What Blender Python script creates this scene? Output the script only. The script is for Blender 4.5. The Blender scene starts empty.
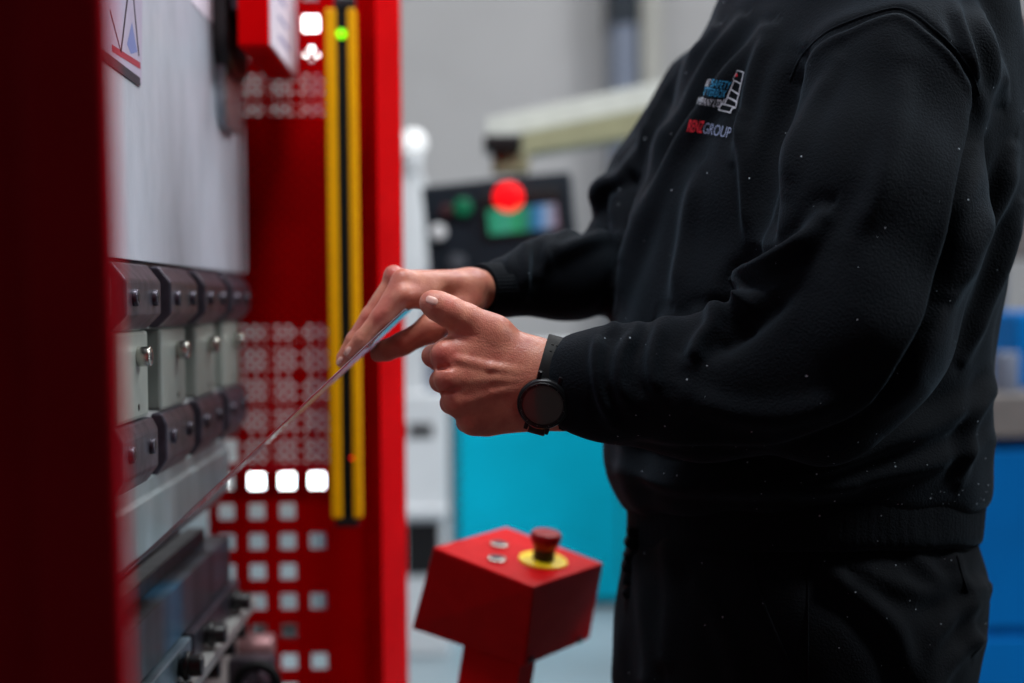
import bpy, bmesh, math, random
import numpy as np
from mathutils import Vector, Matrix
from mathutils.bvhtree import BVHTree
import openvdb

random.seed(7)
rng = np.random.default_rng(7)
SC = bpy.context.scene
COL = SC.collection
PI = math.pi

# ------------------------------------------------------------------ camera
F = 50.0 / 36.0 * 1024.0
CAM = Vector((0.0, 0.0, 1.18))
_psi, _th, _rho = math.radians(1.676), math.radians(1.667), math.radians(0.54)
FWD = Vector((math.sin(_psi) * math.cos(_th), math.cos(_psi) * math.cos(_th), -math.sin(_th)))
_r = Vector((math.cos(_psi), -math.sin(_psi), 0.0))
_u = _r.cross(FWD)
RT = _r * math.cos(_rho) - _u * math.sin(_rho)
UP = _u * math.cos(_rho) + _r * math.sin(_rho)


def at(px, py, Y):
    """Point of the place seen at photo position (px, py) standing at depth Y."""
    d = FWD * F + RT * (px - 512.0) - UP * (py - 341.5)
    return CAM + d * (Y / d.y)


def proj(P):
    """numpy (n,3) -> photo positions (n,2)"""
    q = P - np.array(CAM)
    z = q @ np.array(FWD)
    return np.stack([512.0 + F * (q @ np.array(RT)) / z, 341.5 - F * (q @ np.array(UP)) / z], 1)


cd = bpy.data.cameras.new('camera')
cam = bpy.data.objects.new('camera', cd)
COL.objects.link(cam)
cd.sensor_width = 36.0
cd.lens = 50.0
cd.clip_start = 0.05
m = Matrix((RT, UP, -FWD)).transposed().to_4x4()
m.translation = CAM
cam.matrix_world = m
cd.dof.use_dof = True
cd.dof.focus_distance = 1.41
cd.dof.aperture_fstop = 1.9
cd.dof.aperture_blades = 0
SC.camera = cam


# ------------------------------------------------------------------ materials
def srgb(r, g, b):
    f = lambda c: (c / 255 / 12.92) if c / 255 <= 0.04045 else ((c / 255 + 0.055) / 1.055) ** 2.4
    return (f(r), f(g), f(b), 1.0)


def mat(name, col, rough=0.5, metal=0.0, var=0.0, scale=20.0, bump=0.0, bscale=200.0, spec=0.5, sheen=0.0, emit=None, es=0.0, col2=None, stretch=None, coat=0.0, sss=0.0):
    M = bpy.data.materials.new(name)
    M.use_nodes = True
    nt = M.node_tree
    b = nt.nodes['Principled BSDF']
    b.inputs['Base Color'].default_value = col
    b.inputs['Roughness'].default_value = rough
    b.inputs['Metallic'].default_value = metal
    b.inputs['Specular IOR Level'].default_value = spec
    b.inputs['Coat Weight'].default_value = coat
    if sheen:
        b.inputs['Sheen Weight'].default_value = sheen
        b.inputs['Sheen Roughness'].default_value = 0.45
        b.inputs['Sheen Tint'].default_value = (0.5, 0.75, 1.0, 1)
    if sss:
        b.inputs['Subsurface Weight'].default_value = sss
        b.inputs['Subsurface Radius'].default_value = (0.008, 0.003, 0.0015)
        b.inputs['Subsurface Scale'].default_value = 0.6
    if emit:
        b.inputs['Emission Color'].default_value = emit
        b.inputs['Emission Strength'].default_value = es
    if var or bump:
        tc = nt.nodes.new('ShaderNodeTexCoord')
        mp = nt.nodes.new('ShaderNodeMapping')
        if stretch:
            mp.inputs['Scale'].default_value = stretch
        nt.links.new(tc.outputs['Object'], mp.inputs['Vector'])
    if var:
        n = nt.nodes.new('ShaderNodeTexNoise')
        n.inputs['Scale'].default_value = scale
        n.inputs['Detail'].default_value = 6
        nt.links.new(mp.outputs[0], n.inputs['Vector'])
        mx = nt.nodes.new('ShaderNodeMix')
        mx.data_type = 'RGBA'
        c2 = col2 or tuple(c * (1 - var) for c in col[:3]) + (1,)
        c1 = col if col2 else tuple(min(1, c * (1 + var)) for c in col[:3]) + (1,)
        mx.inputs[6].default_value = c1
        mx.inputs[7].default_value = c2
        rp = nt.nodes.new('ShaderNodeMapRange')
        rp.inputs[1].default_value = 0.32
        rp.inputs[2].default_value = 0.68
        nt.links.new(n.outputs[0], rp.inputs[0])
        nt.links.new(rp.outputs[0], mx.inputs[0])
        nt.links.new(mx.outputs[2], b.inputs['Base Color'])
        rr = nt.nodes.new('ShaderNodeMapRange')
        rr.inputs[3].default_value = max(0.02, rough - 0.12)
        rr.inputs[4].default_value = min(1, rough + 0.12)
        nt.links.new(n.outputs[0], rr.inputs[0])
        nt.links.new(rr.outputs[0], b.inputs['Roughness'])
    if bump:
        n2 = nt.nodes.new('ShaderNodeTexNoise')
        n2.inputs['Scale'].default_value = bscale
        n2.inputs['Detail'].default_value = 4
        nt.links.new(mp.outputs[0], n2.inputs['Vector'])
        bp = nt.nodes.new('ShaderNodeBump')
        bp.inputs['Strength'].default_value = bump
        bp.inputs['Distance'].default_value = 0.002
        nt.links.new(n2.outputs[0], bp.inputs['Height'])
        nt.links.new(bp.outputs[0], b.inputs['Normal'])
    return M


RED = mat('red_paint', srgb(196, 0, 5), 0.45, var=0.1, scale=9, bump=0.1, bscale=60, spec=0.02)
DRED = mat('dark_red_paint', srgb(196, 0, 26), 0.5, var=0.15, scale=5, spec=0.15)
BOXRED = mat('satin_red_paint', srgb(198, 4, 12), 0.42, spec=0.08, var=0.06, scale=30, bump=0.05, bscale=300)
GREY = mat('grey_machine_paint', srgb(172, 178, 190), 0.36, metal=0.0, var=0.09, scale=14, bump=0.3, bscale=60, stretch=(1, 1.6, 0.8))
STEEL = mat('ground_steel', srgb(150, 158, 166), 0.38, metal=0.85, var=0.2, scale=14, bump=0.1, bscale=120, stretch=(1, 2, 0.3))
BSTEEL = mat('blued_steel', srgb(120, 140, 152), 0.4, metal=0.7, var=0.3, scale=11, stretch=(1, 1.2, 0.2))
DSTEEL = mat('oxide_black_steel', srgb(66, 62, 72), 0.36, metal=0.55, var=0.3, scale=40, bump=0.1, bscale=300)
BLACKP = mat('black_plastic', srgb(16, 16, 18), 0.4)
BLACKR = mat('black_rubber', srgb(7, 8, 10), 0.6, bump=0.1, spec=0.2)
CHROME = mat('zinc_bolt', srgb(190, 188, 180), 0.25, metal=1.0)
YEL = mat('yellow_paint', srgb(232, 164, 0), 0.45, var=0.05, spec=0.15)
YEL2 = mat('yellow_disc_plastic', srgb(250, 215, 10), 0.4)
WHITE = mat('white_paint', srgb(238, 241, 244), 0.5, var=0.06, scale=4)
PAPER = mat('sticker_paper', srgb(226, 218, 232), 0.45, var=0.04)
INK = mat('printed_ink', srgb(40, 34, 48), 0.5)
INKR = mat('printed_red_ink', srgb(150, 40, 60), 0.5)
INKB = mat('printed_blue_ink', srgb(110, 120, 170), 0.5)
WALL = mat('wall_paint', srgb(190, 188, 188), 0.8, var=0.05, scale=1.5)
CEIL = mat('ceiling_paint', srgb(190, 190, 190), 0.9, var=0.05)
DIMFLOOR = mat('bounce_cut_floor', srgb(44, 44, 46), 0.6, var=0.2, scale=3)
FLOOR = mat('floor_paint', srgb(150, 166, 174), 0.45, var=0.12, scale=2.5)
TURQ = mat('turquoise_paint', srgb(0, 192, 222), 0.55, spec=0.1, var=0.08, scale=3)
BLUE = mat('blue_paint', srgb(0, 104, 180), 0.55, spec=0.1, var=0.1, scale=3)
CREAM = mat('cream_paint', srgb(188, 190, 184), 0.5, var=0.05)
OLIVE = mat('olive_paint', srgb(140, 138, 108), 0.5, var=0.08)
PANEL = mat('charcoal_panel', srgb(26, 36, 46), 0.5, var=0.1, spec=0.3)
PIPE = mat('grey_blue_duct', srgb(112, 120, 138), 0.5, var=0.08)
BROWN = mat('brown_board', srgb(70, 40, 38), 0.7, var=0.2)
WOOD = mat('worn_bench_top', srgb(112, 106, 104), 0.6, var=0.2, scale=8)
SHEET = mat('bright_sheet_metal', srgb(215, 218, 224), 0.22, metal=1.0, bump=0.03, bscale=15)
GLASS = mat('dark_watch_glass', srgb(74, 80, 74), 0.15, spec=0.5, coat=0.3)
SKIN = None
GLED = mat('green_led', srgb(120, 255, 20), 0.3, emit=srgb(130, 230, 10), es=1.6)
RLED = mat('red_led', srgb(255, 20, 10), 0.3, emit=srgb(255, 10, 20), es=1.5)
LAMPR = mat('red_lit_lamp', srgb(255, 10, 20), 0.3, emit=srgb(255, 6, 16), es=1.1)
BULB = mat('dim_white_bulb', srgb(255, 255, 255), 0.4, emit=(0.97, 1.0, 1.0, 1), es=0.6)
LAMPG = mat('green_button_plastic', srgb(10, 110, 75), 0.35, emit=srgb(0, 120, 80), es=0.15)
GLOWW = mat('added_white_glow', srgb(255, 255, 255), 0.5, emit=(1.0, 1.0, 0.98, 1), es=6.0)


# ------------------------------------------------------------------ mesh helpers
WL = {}


def link_mesh(name, me, m, parent, base):
    o = bpy.data.objects.new(name, me)
    COL.objects.link(o)
    if m is not None and not me.materials:
        me.materials.append(m)
    if parent is not None:
        me.transform(Matrix.Translation(-WL[parent]))
        o.parent = parent
        WL[o] = WL[parent].copy()
    else:
        b = Vector(base) if base is not None else Vector((0, 0, 0))
        me.transform(Matrix.Translation(-b))
        o.location = b
        WL[o] = b
    return o


def obj(name, bm, m, parent=None, smooth=False, base=None, mats=None):
    bmesh.ops.recalc_face_normals(bm, faces=bm.faces[:])
    me = bpy.data.meshes.new(name)
    if base is None and parent is None and bm.verts:
        xs = [v.co for v in bm.verts]
        base = Vector((sum(v.x for v in xs) / len(xs), sum(v.y for v in xs) / len(xs), min(v.z for v in xs)))
    for f in bm.faces:
        f.smooth = smooth
    bm.to_mesh(me)
    bm.free()
    if smooth:
        me.set_sharp_from_angle(angle=math.radians(38))
    for x in (mats or []):
        me.materials.append(x)
    return link_mesh(name, me, m, parent, base)


def tag(o, label=None, cat=None, group=None, kind=None):
    if label: o['label'] = label
    if cat: o['category'] = cat
    if group: o['group'] = group
    if kind: o['kind'] = kind
    return o


def thing(name, label, cat, loc, group=None):
    o = bpy.data.objects.new(name, None)
    COL.objects.link(o)
    o.empty_display_size = 0.05
    o.location = loc
    WL[o] = Vector(loc)
    return tag(o, label, cat, group)


def copy_tree(o, loc=None, parent=None):
    c = o.copy()
    COL.objects.link(c)
    if parent is not None:
        c.parent = parent
    if loc is not None:
        c.location = loc
        WL[c] = Vector(loc)
    for ch in list(o.children):
        copy_tree(ch, None, c)
    return c


def B():
    return bmesh.new()


def addbox(bm, lo, hi, bev=0.0, seg=2, M=None):
    lo, hi = Vector(lo), Vector(hi)
    lo, hi = Vector(map(min, lo, hi)), Vector(map(max, lo, hi))
    r = bmesh.ops.create_cube(bm, size=1.0, matrix=Matrix.Translation((lo + hi) / 2) @ Matrix.Diagonal((*(hi - lo), 1)))
    vs = r['verts']
    if bev:
        es = list({e for v in vs for e in v.link_edges})
        rr = bmesh.ops.bevel(bm, geom=es, offset=bev, segments=seg, profile=0.5, affect='EDGES')
        vs = list({v for f in rr['faces'] for v in f.verts} | {v for v in vs if v.is_valid})
    if M is not None:
        allv = set()
        stack = [v for v in vs if v.is_valid]
        while stack:
            v = stack.pop()
            if v in allv: continue
            allv.add(v)
            stack += [e.other_vert(v) for e in v.link_edges]
        for v in allv: v.co = M @ v.co
    return bm


def box(lo, hi, bev=0.0, seg=2, M=None):
    return addbox(B(), lo, hi, bev, seg, M)


def addcyl(bm, a, b, r1, r2=None, seg=24, bev=0.0):
    a, b = Vector(a), Vector(b)
    r2 = r1 if r2 is None else r2
    d = b - a
    M = Matrix.Translation((a + b) / 2) @ d.to_track_quat('Z', 'Y').to_matrix().to_4x4()
    r = bmesh.ops.create_cone(bm, cap_ends=True, segments=seg, radius1=r1, radius2=r2, depth=d.length, matrix=M)
    if bev:
        es = [e for e in {e for v in r['verts'] for e in v.link_edges} if any(len(f.verts) > 4 for f in e.link_faces)]
        bmesh.ops.bevel(bm, geom=es, offset=bev, segments=3, profile=0.5, affect='EDGES')
    return bm


def cyl(a, b, r1, r2=None, seg=24, bev=0.0):
    return addcyl(B(), a, b, r1, r2, seg, bev)


def addprism(bm, pts, d):
    """closed polygon pts (3D) swept by vector d"""
    d = Vector(d)
    v0 = [bm.verts.new(p) for p in pts]
    v1 = [bm.verts.new(Vector(p) + d) for p in pts]
    n = len(pts)
    bm.faces.new(v0)
    bm.faces.new(v1[::-1])
    for i in range(n):
        bm.faces.new((v0[i], v0[(i + 1) % n], v1[(i + 1) % n], v1[i]))
    return bm


def prism(pts, d, bev=0.0):
    bm = addprism(B(), pts, d)
    if bev:
        bmesh.ops.recalc_face_normals(bm, faces=bm.faces[:])
        bmesh.ops.bevel(bm, geom=bm.edges[:], offset=bev, segments=2, profile=0.5, affect='EDGES')
    return bm


def addtube(bm, pts, r, seg=12, caps=True, rs=None):
    """round tube along pts"""
    pts = [Vector(p) for p in pts]
    n = len(pts)
    rings = []
    up = Vector((0.13, 0.2, 0.97))
    for i, p in enumerate(pts):
        t = (pts[min(i + 1, n - 1)] - pts[max(i - 1, 0)]).normalized()
        s = t.cross(up)
        if s.length < 1e-3: s = t.cross(Vector((1, 0, 0)))
        s.normalize()
        w = s.cross(t)
        rr = rs[i] if rs else r
        rings.append([bm.verts.new(p + (s * math.cos(a) + w * math.sin(a)) * rr) for a in [2 * PI * k / seg for k in range(seg)]])
    for i in range(n - 1):
        for k in range(seg):
            bm.faces.new((rings[i][k], rings[i][(k + 1) % seg], rings[i + 1][(k + 1) % seg], rings[i + 1][k]))
    if caps:
        bm.faces.new(rings[0][::-1])
        bm.faces.new(rings[-1])
    return bm


def hexbolt(bm, c, ax, r, h):
    ax = Vector(ax).normalized()
    c = Vector(c)
    addcyl(bm, c, c + ax * h, r, r * 0.94, seg=24)
    addcyl(bm, c - ax * 0.001, c + ax * h * 0.25, r * 1.35, r * 1.3, seg=24)
    return bm


# ------------------------------------------------------------------ distance-field modelling
class Grid:
    def __init__(s, lo, hi, h):
        s.lo = np.array(lo, np.float32); s.h = h
        n = np.ceil((np.array(hi) - np.array(lo)) / h).astype(int) + 1
        ax = [s.lo[i] + h * np.arange(n[i], dtype=np.float32) for i in range(3)]
        s.X, s.Y, s.Z = np.meshgrid(*ax, indexing='ij', sparse=True)
        s.n = n

    def mesh(s, d):
        g = openvdb.FloatGrid(float(d.max()))
        g.copyFromArray(np.ascontiguousarray(d.astype(np.float32)))
        pts, quads = g.convertToQuads(isovalue=0.0)
        return pts * s.h + s.lo, quads[:, ::-1]


def rcone(G, a, b, ra, rb, flat=None, k=1.0):
    """tapered capsule a-b; flat: direction in which it is k times as thick"""
    a = np.array(a, np.float32); b = np.array(b, np.float32)
    ba = b - a
    L = float(ba @ ba) + 1e-12
    x, y, z = G.X - a[0], G.Y - a[1], G.Z - a[2]
    t = np.clip((x * ba[0] + y * ba[1] + z * ba[2]) / L, 0, 1)
    x = x - t * ba[0]; y = y - t * ba[1]; z = z - t * ba[2]
    q = x * x + y * y + z * z
    if flat is not None:
        f = np.array(flat, np.float32); f = f / np.linalg.norm(f)
        c = x * f[0] + y * f[1] + z * f[2]
        q = q + c * c * (1.0 / k ** 2 - 1.0)
        return (np.sqrt(q) - (ra + t * (rb - ra))) * min(1.0, k)
    return np.sqrt(q) - (ra + t * (rb - ra))


def ball(G, c, r, stretch=None):
    c = np.array(c, np.float32)
    s = stretch or (1, 1, 1)
    q = ((G.X - c[0]) / s[0]) ** 2 + ((G.Y - c[1]) / s[1]) ** 2 + ((G.Z - c[2]) / s[2]) ** 2
    return (np.sqrt(q) - r) * min(s)


def smin(a, b, k):
    h = np.maximum(k - np.abs(a - b), 0) / k
    return np.minimum(a, b) - h * h * k * 0.25


def smax(a, b, k):
    return -smin(-a, -b, k)


def mesh_from(name, V, Q):
    me = bpy.data.meshes.new(name)
    me.from_pydata(V.tolist(), [], Q.tolist())
    me.update()
    return me


def vnormals(V, Q):
    n = np.cross(V[Q[:, 2]] - V[Q[:, 0]], V[Q[:, 3]] - V[Q[:, 1]])
    N = np.zeros_like(V)
    for i in range(4):
        np.add.at(N, Q[:, i], n)
    return N / (np.linalg.norm(N, axis=1, keepdims=True) + 1e-12)


def relax(V, Q, it=2, lam=0.5):
    for _ in range(it):
        S = np.zeros_like(V); C = np.zeros(len(V))
        for i in range(4):
            for j in ((i + 1) % 4, (i + 3) % 4):
                np.add.at(S, Q[:, i], V[Q[:, j]]); np.add.at(C, Q[:, i], 1)
        V = V + lam * (S / np.maximum(C, 1)[:, None] - V)
    return V


def polydist(p, poly):
    """distance from points (n,2) to a polyline, and the signed side"""
    best = np.full(len(p), 1e9); side = np.zeros(len(p)); tt = np.zeros(len(p))
    for i in range(len(poly) - 1):
        a = np.array(poly[i], float); b = np.array(poly[i + 1], float)
        ba = b - a
        t = np.clip(((p - a) @ ba) / (ba @ ba), 0, 1)
        q = p - a - t[:, None] * ba
        d = np.linalg.norm(q, axis=1)
        s = np.sign(ba[0] * q[:, 1] - ba[1] * q[:, 0])
        m = d < best
        best[m] = d[m]; side[m] = s[m]; tt[m] = (i + t[m]) / (len(poly) - 1)
    return best, side, tt


def smooth_poly(pts, n=8):
    P = [np.array(p, float) for p in pts]
    P = [2 * P[0] - P[1]] + P + [2 * P[-1] - P[-2]]
    out = []
    for i in range(1, len(P) - 2):
        for k in range(n):
            t = k / n
            out.append(0.5 * ((2 * P[i]) + (-P[i - 1] + P[i + 1]) * t + (2 * P[i - 1] - 5 * P[i] + 4 * P[i + 1] - P[i + 2]) * t * t + (-P[i - 1] + 3 * P[i] - 3 * P[i + 1] + P[i + 2]) * t ** 3))
    out.append(P[-2])
    return out
# ------------------------------------------------------------------ the room
def struct(name, bm, m):
    o = obj(name, bm, m)
    o['kind'] = 'structure'
    return o


struct('floor', box((-5, 2.9, -0.1), (5, 8.1, 0)), FLOOR)
struct('floor', box((-5, -1.5, -0.1), (5, 2.9, 0)), DIMFLOOR)  # unseen front floor, coloured dark to cut bounced light
struct('wall_back', box((-5, 8.0, 0), (5, 8.15, 4.6)), WALL)
struct('wall_left', box((-5.15, -1.5, 0), (-5, 8.1, 4.6)), WALL)
struct('wall_right', box((5, -1.5, 0), (5.15, 8.1, 4.6)), WALL)
struct('ceiling', box((-5.1, -1.5, 4.6), (5.1, 8.1, 4.7)), CEIL)

# ------------------------------------------------------------------ lights (the shop's ceiling lights)
def area(name, loc, target, sx, sy, w, col=(1, 1, 1)):
    l = bpy.data.lights.new(name, 'AREA')
    l.shape = 'RECTANGLE'
    l.size, l.size_y, l.energy, l.color = sx, sy, w, col
    o = bpy.data.objects.new(name, l)
    COL.objects.link(o)
    o.location = loc
    o.rotation_euler = (Vector(target) - Vector(loc)).to_track_quat('-Z', 'Y').to_euler()
    return o


area('ceiling_light_rear', (0.6, 5.6, 4.3), (0.6, 5.6, 0), 4.0, 1.2, 98, (0.97, 0.98, 1.0))
area('ceiling_light_bay', (1.6, 3.0, 4.2), (0.5, 2.0, 0.8), 1.6, 0.7, 80, (0.95, 0.98, 1.0))
area('ceiling_light_front', (0.0, 1.15, 3.6), (0.1, 1.4, 1.0), 1.0, 0.35, 55, (0.95, 0.98, 1.0))
area('ceiling_light_aisle', (3.9, 1.2, 4.1), (-0.3, 1.9, 1.4), 0.9, 0.9, 140, (0.93, 0.97, 1.0))
w = bpy.data.worlds.new('world')
SC.world = w
w.use_nodes = True
w.node_tree.nodes['Background'].inputs[0].default_value = (0.80, 0.90, 1.0, 1)
w.node_tree.nodes['Background'].inputs[1].default_value = 0.034
SC.view_settings.view_transform = 'Standard'
SC.view_settings.look = 'None'
SC.view_settings.gamma = 1.0
SC.view_settings.use_curve_mapping = False
SC.view_settings.exposure = 0.0
SC.cycles.use_denoising = True
SC.cycles.max_bounces = 8

# ------------------------------------------------------------------ background things
def quadbox(px0, py0, px1, py1, Y, depth, bev=0.004):
    """upright box whose near face fills the given photo rectangle at depth Y"""
    a, b = at(px0, py0, Y), at(px1, py1, Y)
    return box((a.x, Y, b.z), (b.x, Y + depth, a.z), bev)


# turquoise machine cabinet
Y = 5.4
a, b = at(456, 360, Y), at(690, 611, Y)
t = thing('machine_cabinet', 'turquoise steel machine cabinet standing on the pale floor behind the red control pedestal', 'cabinet', ((a.x + b.x) / 2, Y + 0.3, 0))
obj('cabinet_body', box((a.x, Y, 0.03), (b.x, Y + 0.6, a.z), 0.01), TURQ, t)
obj('cabinet_top', box((a.x - 0.01, Y - 0.01, a.z), (b.x + 0.01, Y + 0.61, a.z + 0.05), 0.01), WHITE, t)
obj('plinth', box((a.x + 0.02, Y + 0.03, 0), (b.x - 0.02, Y + 0.58, 0.03)), BLACKP, t)
obj('door_seam', box((a.x + 0.62, Y - 0.002, 0.1), (a.x + 0.626, Y + 0.002, a.z - 0.05)), BLACKP, t)
obj('edge_gasket', box((a.x - 0.045, Y + 0.02, 0), (a.x - 0.004, Y + 0.3, a.z - 0.02)), PANEL, t)

# white machine left of it
Y = 4.7
a, b = at(340, 166, Y), at(449, 640, Y)
t = thing('white_machine', 'white and grey machine housing seen right beside the red guard post', 'machine', ((a.x + b.x) / 2, Y + 0.25, 0))
obj('lower_body', box((a.x, Y, 0.0), (b.x, Y + 0.5, at(0, 398, Y).z), 0.01), WHITE, t)
c0, c1 = at(340, 166, Y), at(424, 398, Y)
obj('column', box((c0.x, Y + 0.02, c1.z), (c1.x, Y + 0.4, at(413, 143, 4.72).z - 0.091), 0.01), WHITE, t)
c0, c1 = at(424, 270, Y), at(446, 398, Y)
obj('grey_panel', box((c0.x, Y + 0.1, c1.z), (c1.x, Y + 0.4, c0.z), 0.006), PIPE, t)
c0, c1 = at(408, 424, Y), at(433, 437, Y)
obj('slot', box((c0.x, Y - 0.004, c1.z), (c1.x, Y + 0.004, c0.z)), BLACKP, t)
c0, c1 = at(405, 522, Y), at(441, 575, Y)
obj('dark_opening', box((c0.x, Y - 0.004, c1.z), (c1.x, Y + 0.006, c0.z)), BLACKP, t)
c0, c1 = at(400, 508, Y), at(449, 516, Y)
obj('ledge', box((c0.x, Y - 0.03, c1.z), (c1.x, Y + 0.01, c0.z), 0.004), WHITE, t)
# round lamp above its column
c = at(413, 143, 4.72)
t = thing('round_lamp', 'small round white lamp glowing above the white machine column', 'lamp', c - Vector((0, 0, 0.09)))
bm = B()
bmesh.ops.create_uvsphere(bm, u_segments=24, v_segments=16, radius=0.042, matrix=Matrix.Translation(c))
obj('bulb', bm, BULB, t, True)
obj('lamp_base', cyl(c - Vector((0, 0, 0.09)), c - Vector((0, 0, 0.025)), 0.025, 0.028), WHITE, t, True)

# duct and pilaster on the back wall
Y = 7.6
a, b = at(612, -160, Y), at(640, 420, Y)
t = thing('wall_duct', 'blue grey vertical duct running up the back wall with a dark upper joint', 'duct', ((a.x + b.x) / 2, Y + 0.1, 0))
obj('duct_body', box((a.x, Y, 0), (b.x, Y + 0.39, 4.4), 0.02), PIPE, t)
z1 = at(612, 24, Y).z
obj('duct_collar', box((a.x - 0.01, Y - 0.01, z1), (b.x + 0.01, Y + 0.39, z1 + 0.32), 0.01), PANEL, t)
a, b = at(643, 0, Y), at(664, 0, Y)
o = obj('pilaster', box((a.x, Y + 0.1, 0), (b.x, 7.999, 4.55), 0.01), mat('pale_beige_paint', srgb(176, 174, 166), 0.6))
tag(o, 'cream painted upright on the back wall just right of the duct', 'column')

# control pendant hung from a boom
Yp = 3.4
a, b = at(425, 179, Yp), at(576, 298, Yp)
ctr = (a + b) / 2
t = thing('control_pendant', 'dark machine control panel with lit red lamp and colour display hanging from a cream boom', 'control panel', (ctr.x, Yp + 0.05, a.z))
rot = Matrix.Translation(ctr) @ Matrix.Rotation(math.radians(-5), 4, 'Y') @ Matrix.Rotation(math.radians(-6), 4, 'Z') @ Matrix.Translation(-ctr)
pb = obj('housing', box((a.x, Yp, b.z), (b.x, Yp + 0.11, a.z), 0.006, M=rot), PANEL, t)
def pend(px, py, off=0.0):
    p = at(px, py, Yp)
    return p + Vector((0, off, 0))
p0, p1 = at(488, 197, Yp), at(561, 235, Yp)
obj('display_bezel', box((p0.x - 0.008, Yp - 0.008, p1.z - 0.008), (p1.x + 0.008, Yp + 0.01, p0.z + 0.008), 0.003, M=rot), BLACKP, t)
SCR = bpy.data.materials.new('display_screen')
SCR.use_nodes = True
nt = SCR.node_tree
bs = nt.nodes['Principled BSDF']
tc = nt.nodes.new('ShaderNodeTexCoord'); sp = nt.nodes.new('ShaderNodeSeparateXYZ')
cr = nt.nodes.new('ShaderNodeValToRGB')
nt.links.new(tc.outputs['Generated'], sp.inputs[0]); nt.links.new(sp.outputs[0], cr.inputs[0])
e = cr.color_ramp.elements
e[0].position = 0; e[0].color = srgb(20, 150, 110); e[1].position = 1; e[1].color = srgb(150, 110, 130)
for p, c in ((0.3, (50, 160, 130)), (0.42, (10, 150, 90)), (0.6, (10, 110, 110)), (0.72, (20, 110, 180)), (0.82, (130, 160, 190))):
    x = e.new(p); x.color = srgb(*c)
ns = nt.nodes.new('ShaderNodeTexNoise'); ns.inputs['Scale'].default_value = 9
mm = nt.nodes.new('ShaderNodeMix'); mm.data_type = 'RGBA'; mm.blend_type = 'MULTIPLY'; mm.inputs[0].default_value = 0.6
nt.links.new(tc.outputs['Generated'], ns.inputs['Vector'])
nt.links.new(cr.outputs[0], mm.inputs[6]); nt.links.new(ns.outputs[0], mm.inputs[7])
nt.links.new(mm.outputs[2], bs.inputs['Emission Color']); bs.inputs['Emission Strength'].default_value = 1.1
bs.inputs['Base Color'].default_value = (0.02, 0.02, 0.02, 1)
q0, q1 = at(490, 209, Yp), at(559, 233, Yp)
obj('display_screen', box((q0.x, Yp - 0.0095, q1.z), (q1.x, Yp - 0.007, q0.z), M=rot), SCR, t)
c = at(508, 198, Yp)
bm = addcyl(B(), c + Vector((0, -0.006, 0)), c + Vector((0, -0.034, 0)), 0.03, 0.035, bev=0.006)
obj('red_lamp', bm, LAMPR, t, True)
for n, (px, py), r, mm_ in (('green_button', (463, 207), 0.019, LAMPG), ('red_button', (446, 211), 0.013, mat('dim_red_plastic', srgb(70, 30, 36), 0.4)),
                            ('white_knob', (438, 232), 0.017, WHITE), ('grey_knob', (457, 263), 0.019, mat('grey_plastic', srgb(72, 76, 84), 0.5))):
    c = at(px, py, Yp)
    bm = addcyl(B(), c + Vector((0, 0.012, 0)), c + Vector((0, -0.016, 0)), r * 1.17, r * 1.08, bev=0.003)
    obj(n, bm, mm_, t, True)
# neck + joint belong to the boom
t = thing('support_boom', 'cream square boom arm with black joint holding up the control panel', 'boom', at(510, 160, Yp + 0.05))
c0, c1 = at(492, 151.5, Yp), at(530, 172, Yp)
obj('neck', box((c0.x, Yp + 0.02, c1.z), (c1.x, Yp + 0.09, c0.z), 0.006), OLIVE, t)
c0, c1 = at(484, 134, Yp - 0.01), at(522, 151, Yp - 0.01)
obj('joint', box((c0.x, Yp - 0.015, c1.z), (c1.x, Yp + 0.1, c0.z), 0.006), BLACKP, t)
P0, P1, P2, P3 = at(520, 134, Yp + 0.02), at(720, 94, Yp + 0.5), at(720, 122, Yp + 0.5), at(520, 155, Yp + 0.02)
obj('beam', prism([P0, P1, P2, P3], (0.02, 0.1, 0), 0.003), OLIVE, t)
P0, P1, P2, P3 = at(486, 118, Yp + 0.03), at(720, 68, Yp + 0.51), at(720, 93.5, Yp + 0.51), at(486, 140, Yp + 0.03)
obj('cable_tray', prism([P0, P1, P2, P3], (0.02, 0.08, 0), 0.003), CREAM, t)

# blue bench to the right behind the man's back
Y = 3.3
a, b = at(940, 388, Y), at(1250, 434, Y)
t = thing('workbench', 'blue steel workbench with worn grey top seen behind the back of the person', 'workbench', ((a.x + b.x) / 2, Y + 0.3, 0))
obj('bench_top', box((a.x, Y - 0.03, b.z), (b.x, Y + 0.7, at(0, 405, Y).z), 0.006), WOOD, t)
obj('bench_cabinet', box((a.x + 0.02, Y, 0), (b.x - 0.02, Y + 0.66, b.z), 0.006), BLUE, t)
z = at(1000, 632, Y).z
obj('bench_drawer', box((a.x + 0.05, Y - 0.012, z + 0.012), (b.x - 0.05, Y + 0.01, b.z - 0.03), 0.004), BLUE, t)
obj('bench_kick_panel', box((a.x + 0.05, Y - 0.012, 0.06), (b.x - 0.05, Y + 0.01, z - 0.012), 0.004), BLUE, t)
c0, c1 = at(1009, 312, Y + 0.2), at(1075, 403, Y + 0.2)
o = obj('storage_bin', box((c0.x, Y + 0.15, at(0, 405, Y).z), (c1.x, Y + 0.45, c0.z), 0.01), BLUE)
tag(o, 'blue storage bin on the workbench behind the person', 'bin')
c0, c1 = at(1003, 352, Y + 0.05), at(1009, 388, Y + 0.05)
o = obj('paint_tin', cyl(((c0.x + c1.x) / 2, Y + 0.05, at(0, 405, Y).z), ((c0.x + c1.x) / 2, Y + 0.05, c0.z), 0.03, bev=0.004), PIPE, smooth=True)
tag(o, 'small pale tin beside the blue bin on the workbench', 'tin')
Y = 3.9
c0, c1 = at(1002, 18, Y), at(1180, 172, Y)
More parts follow.
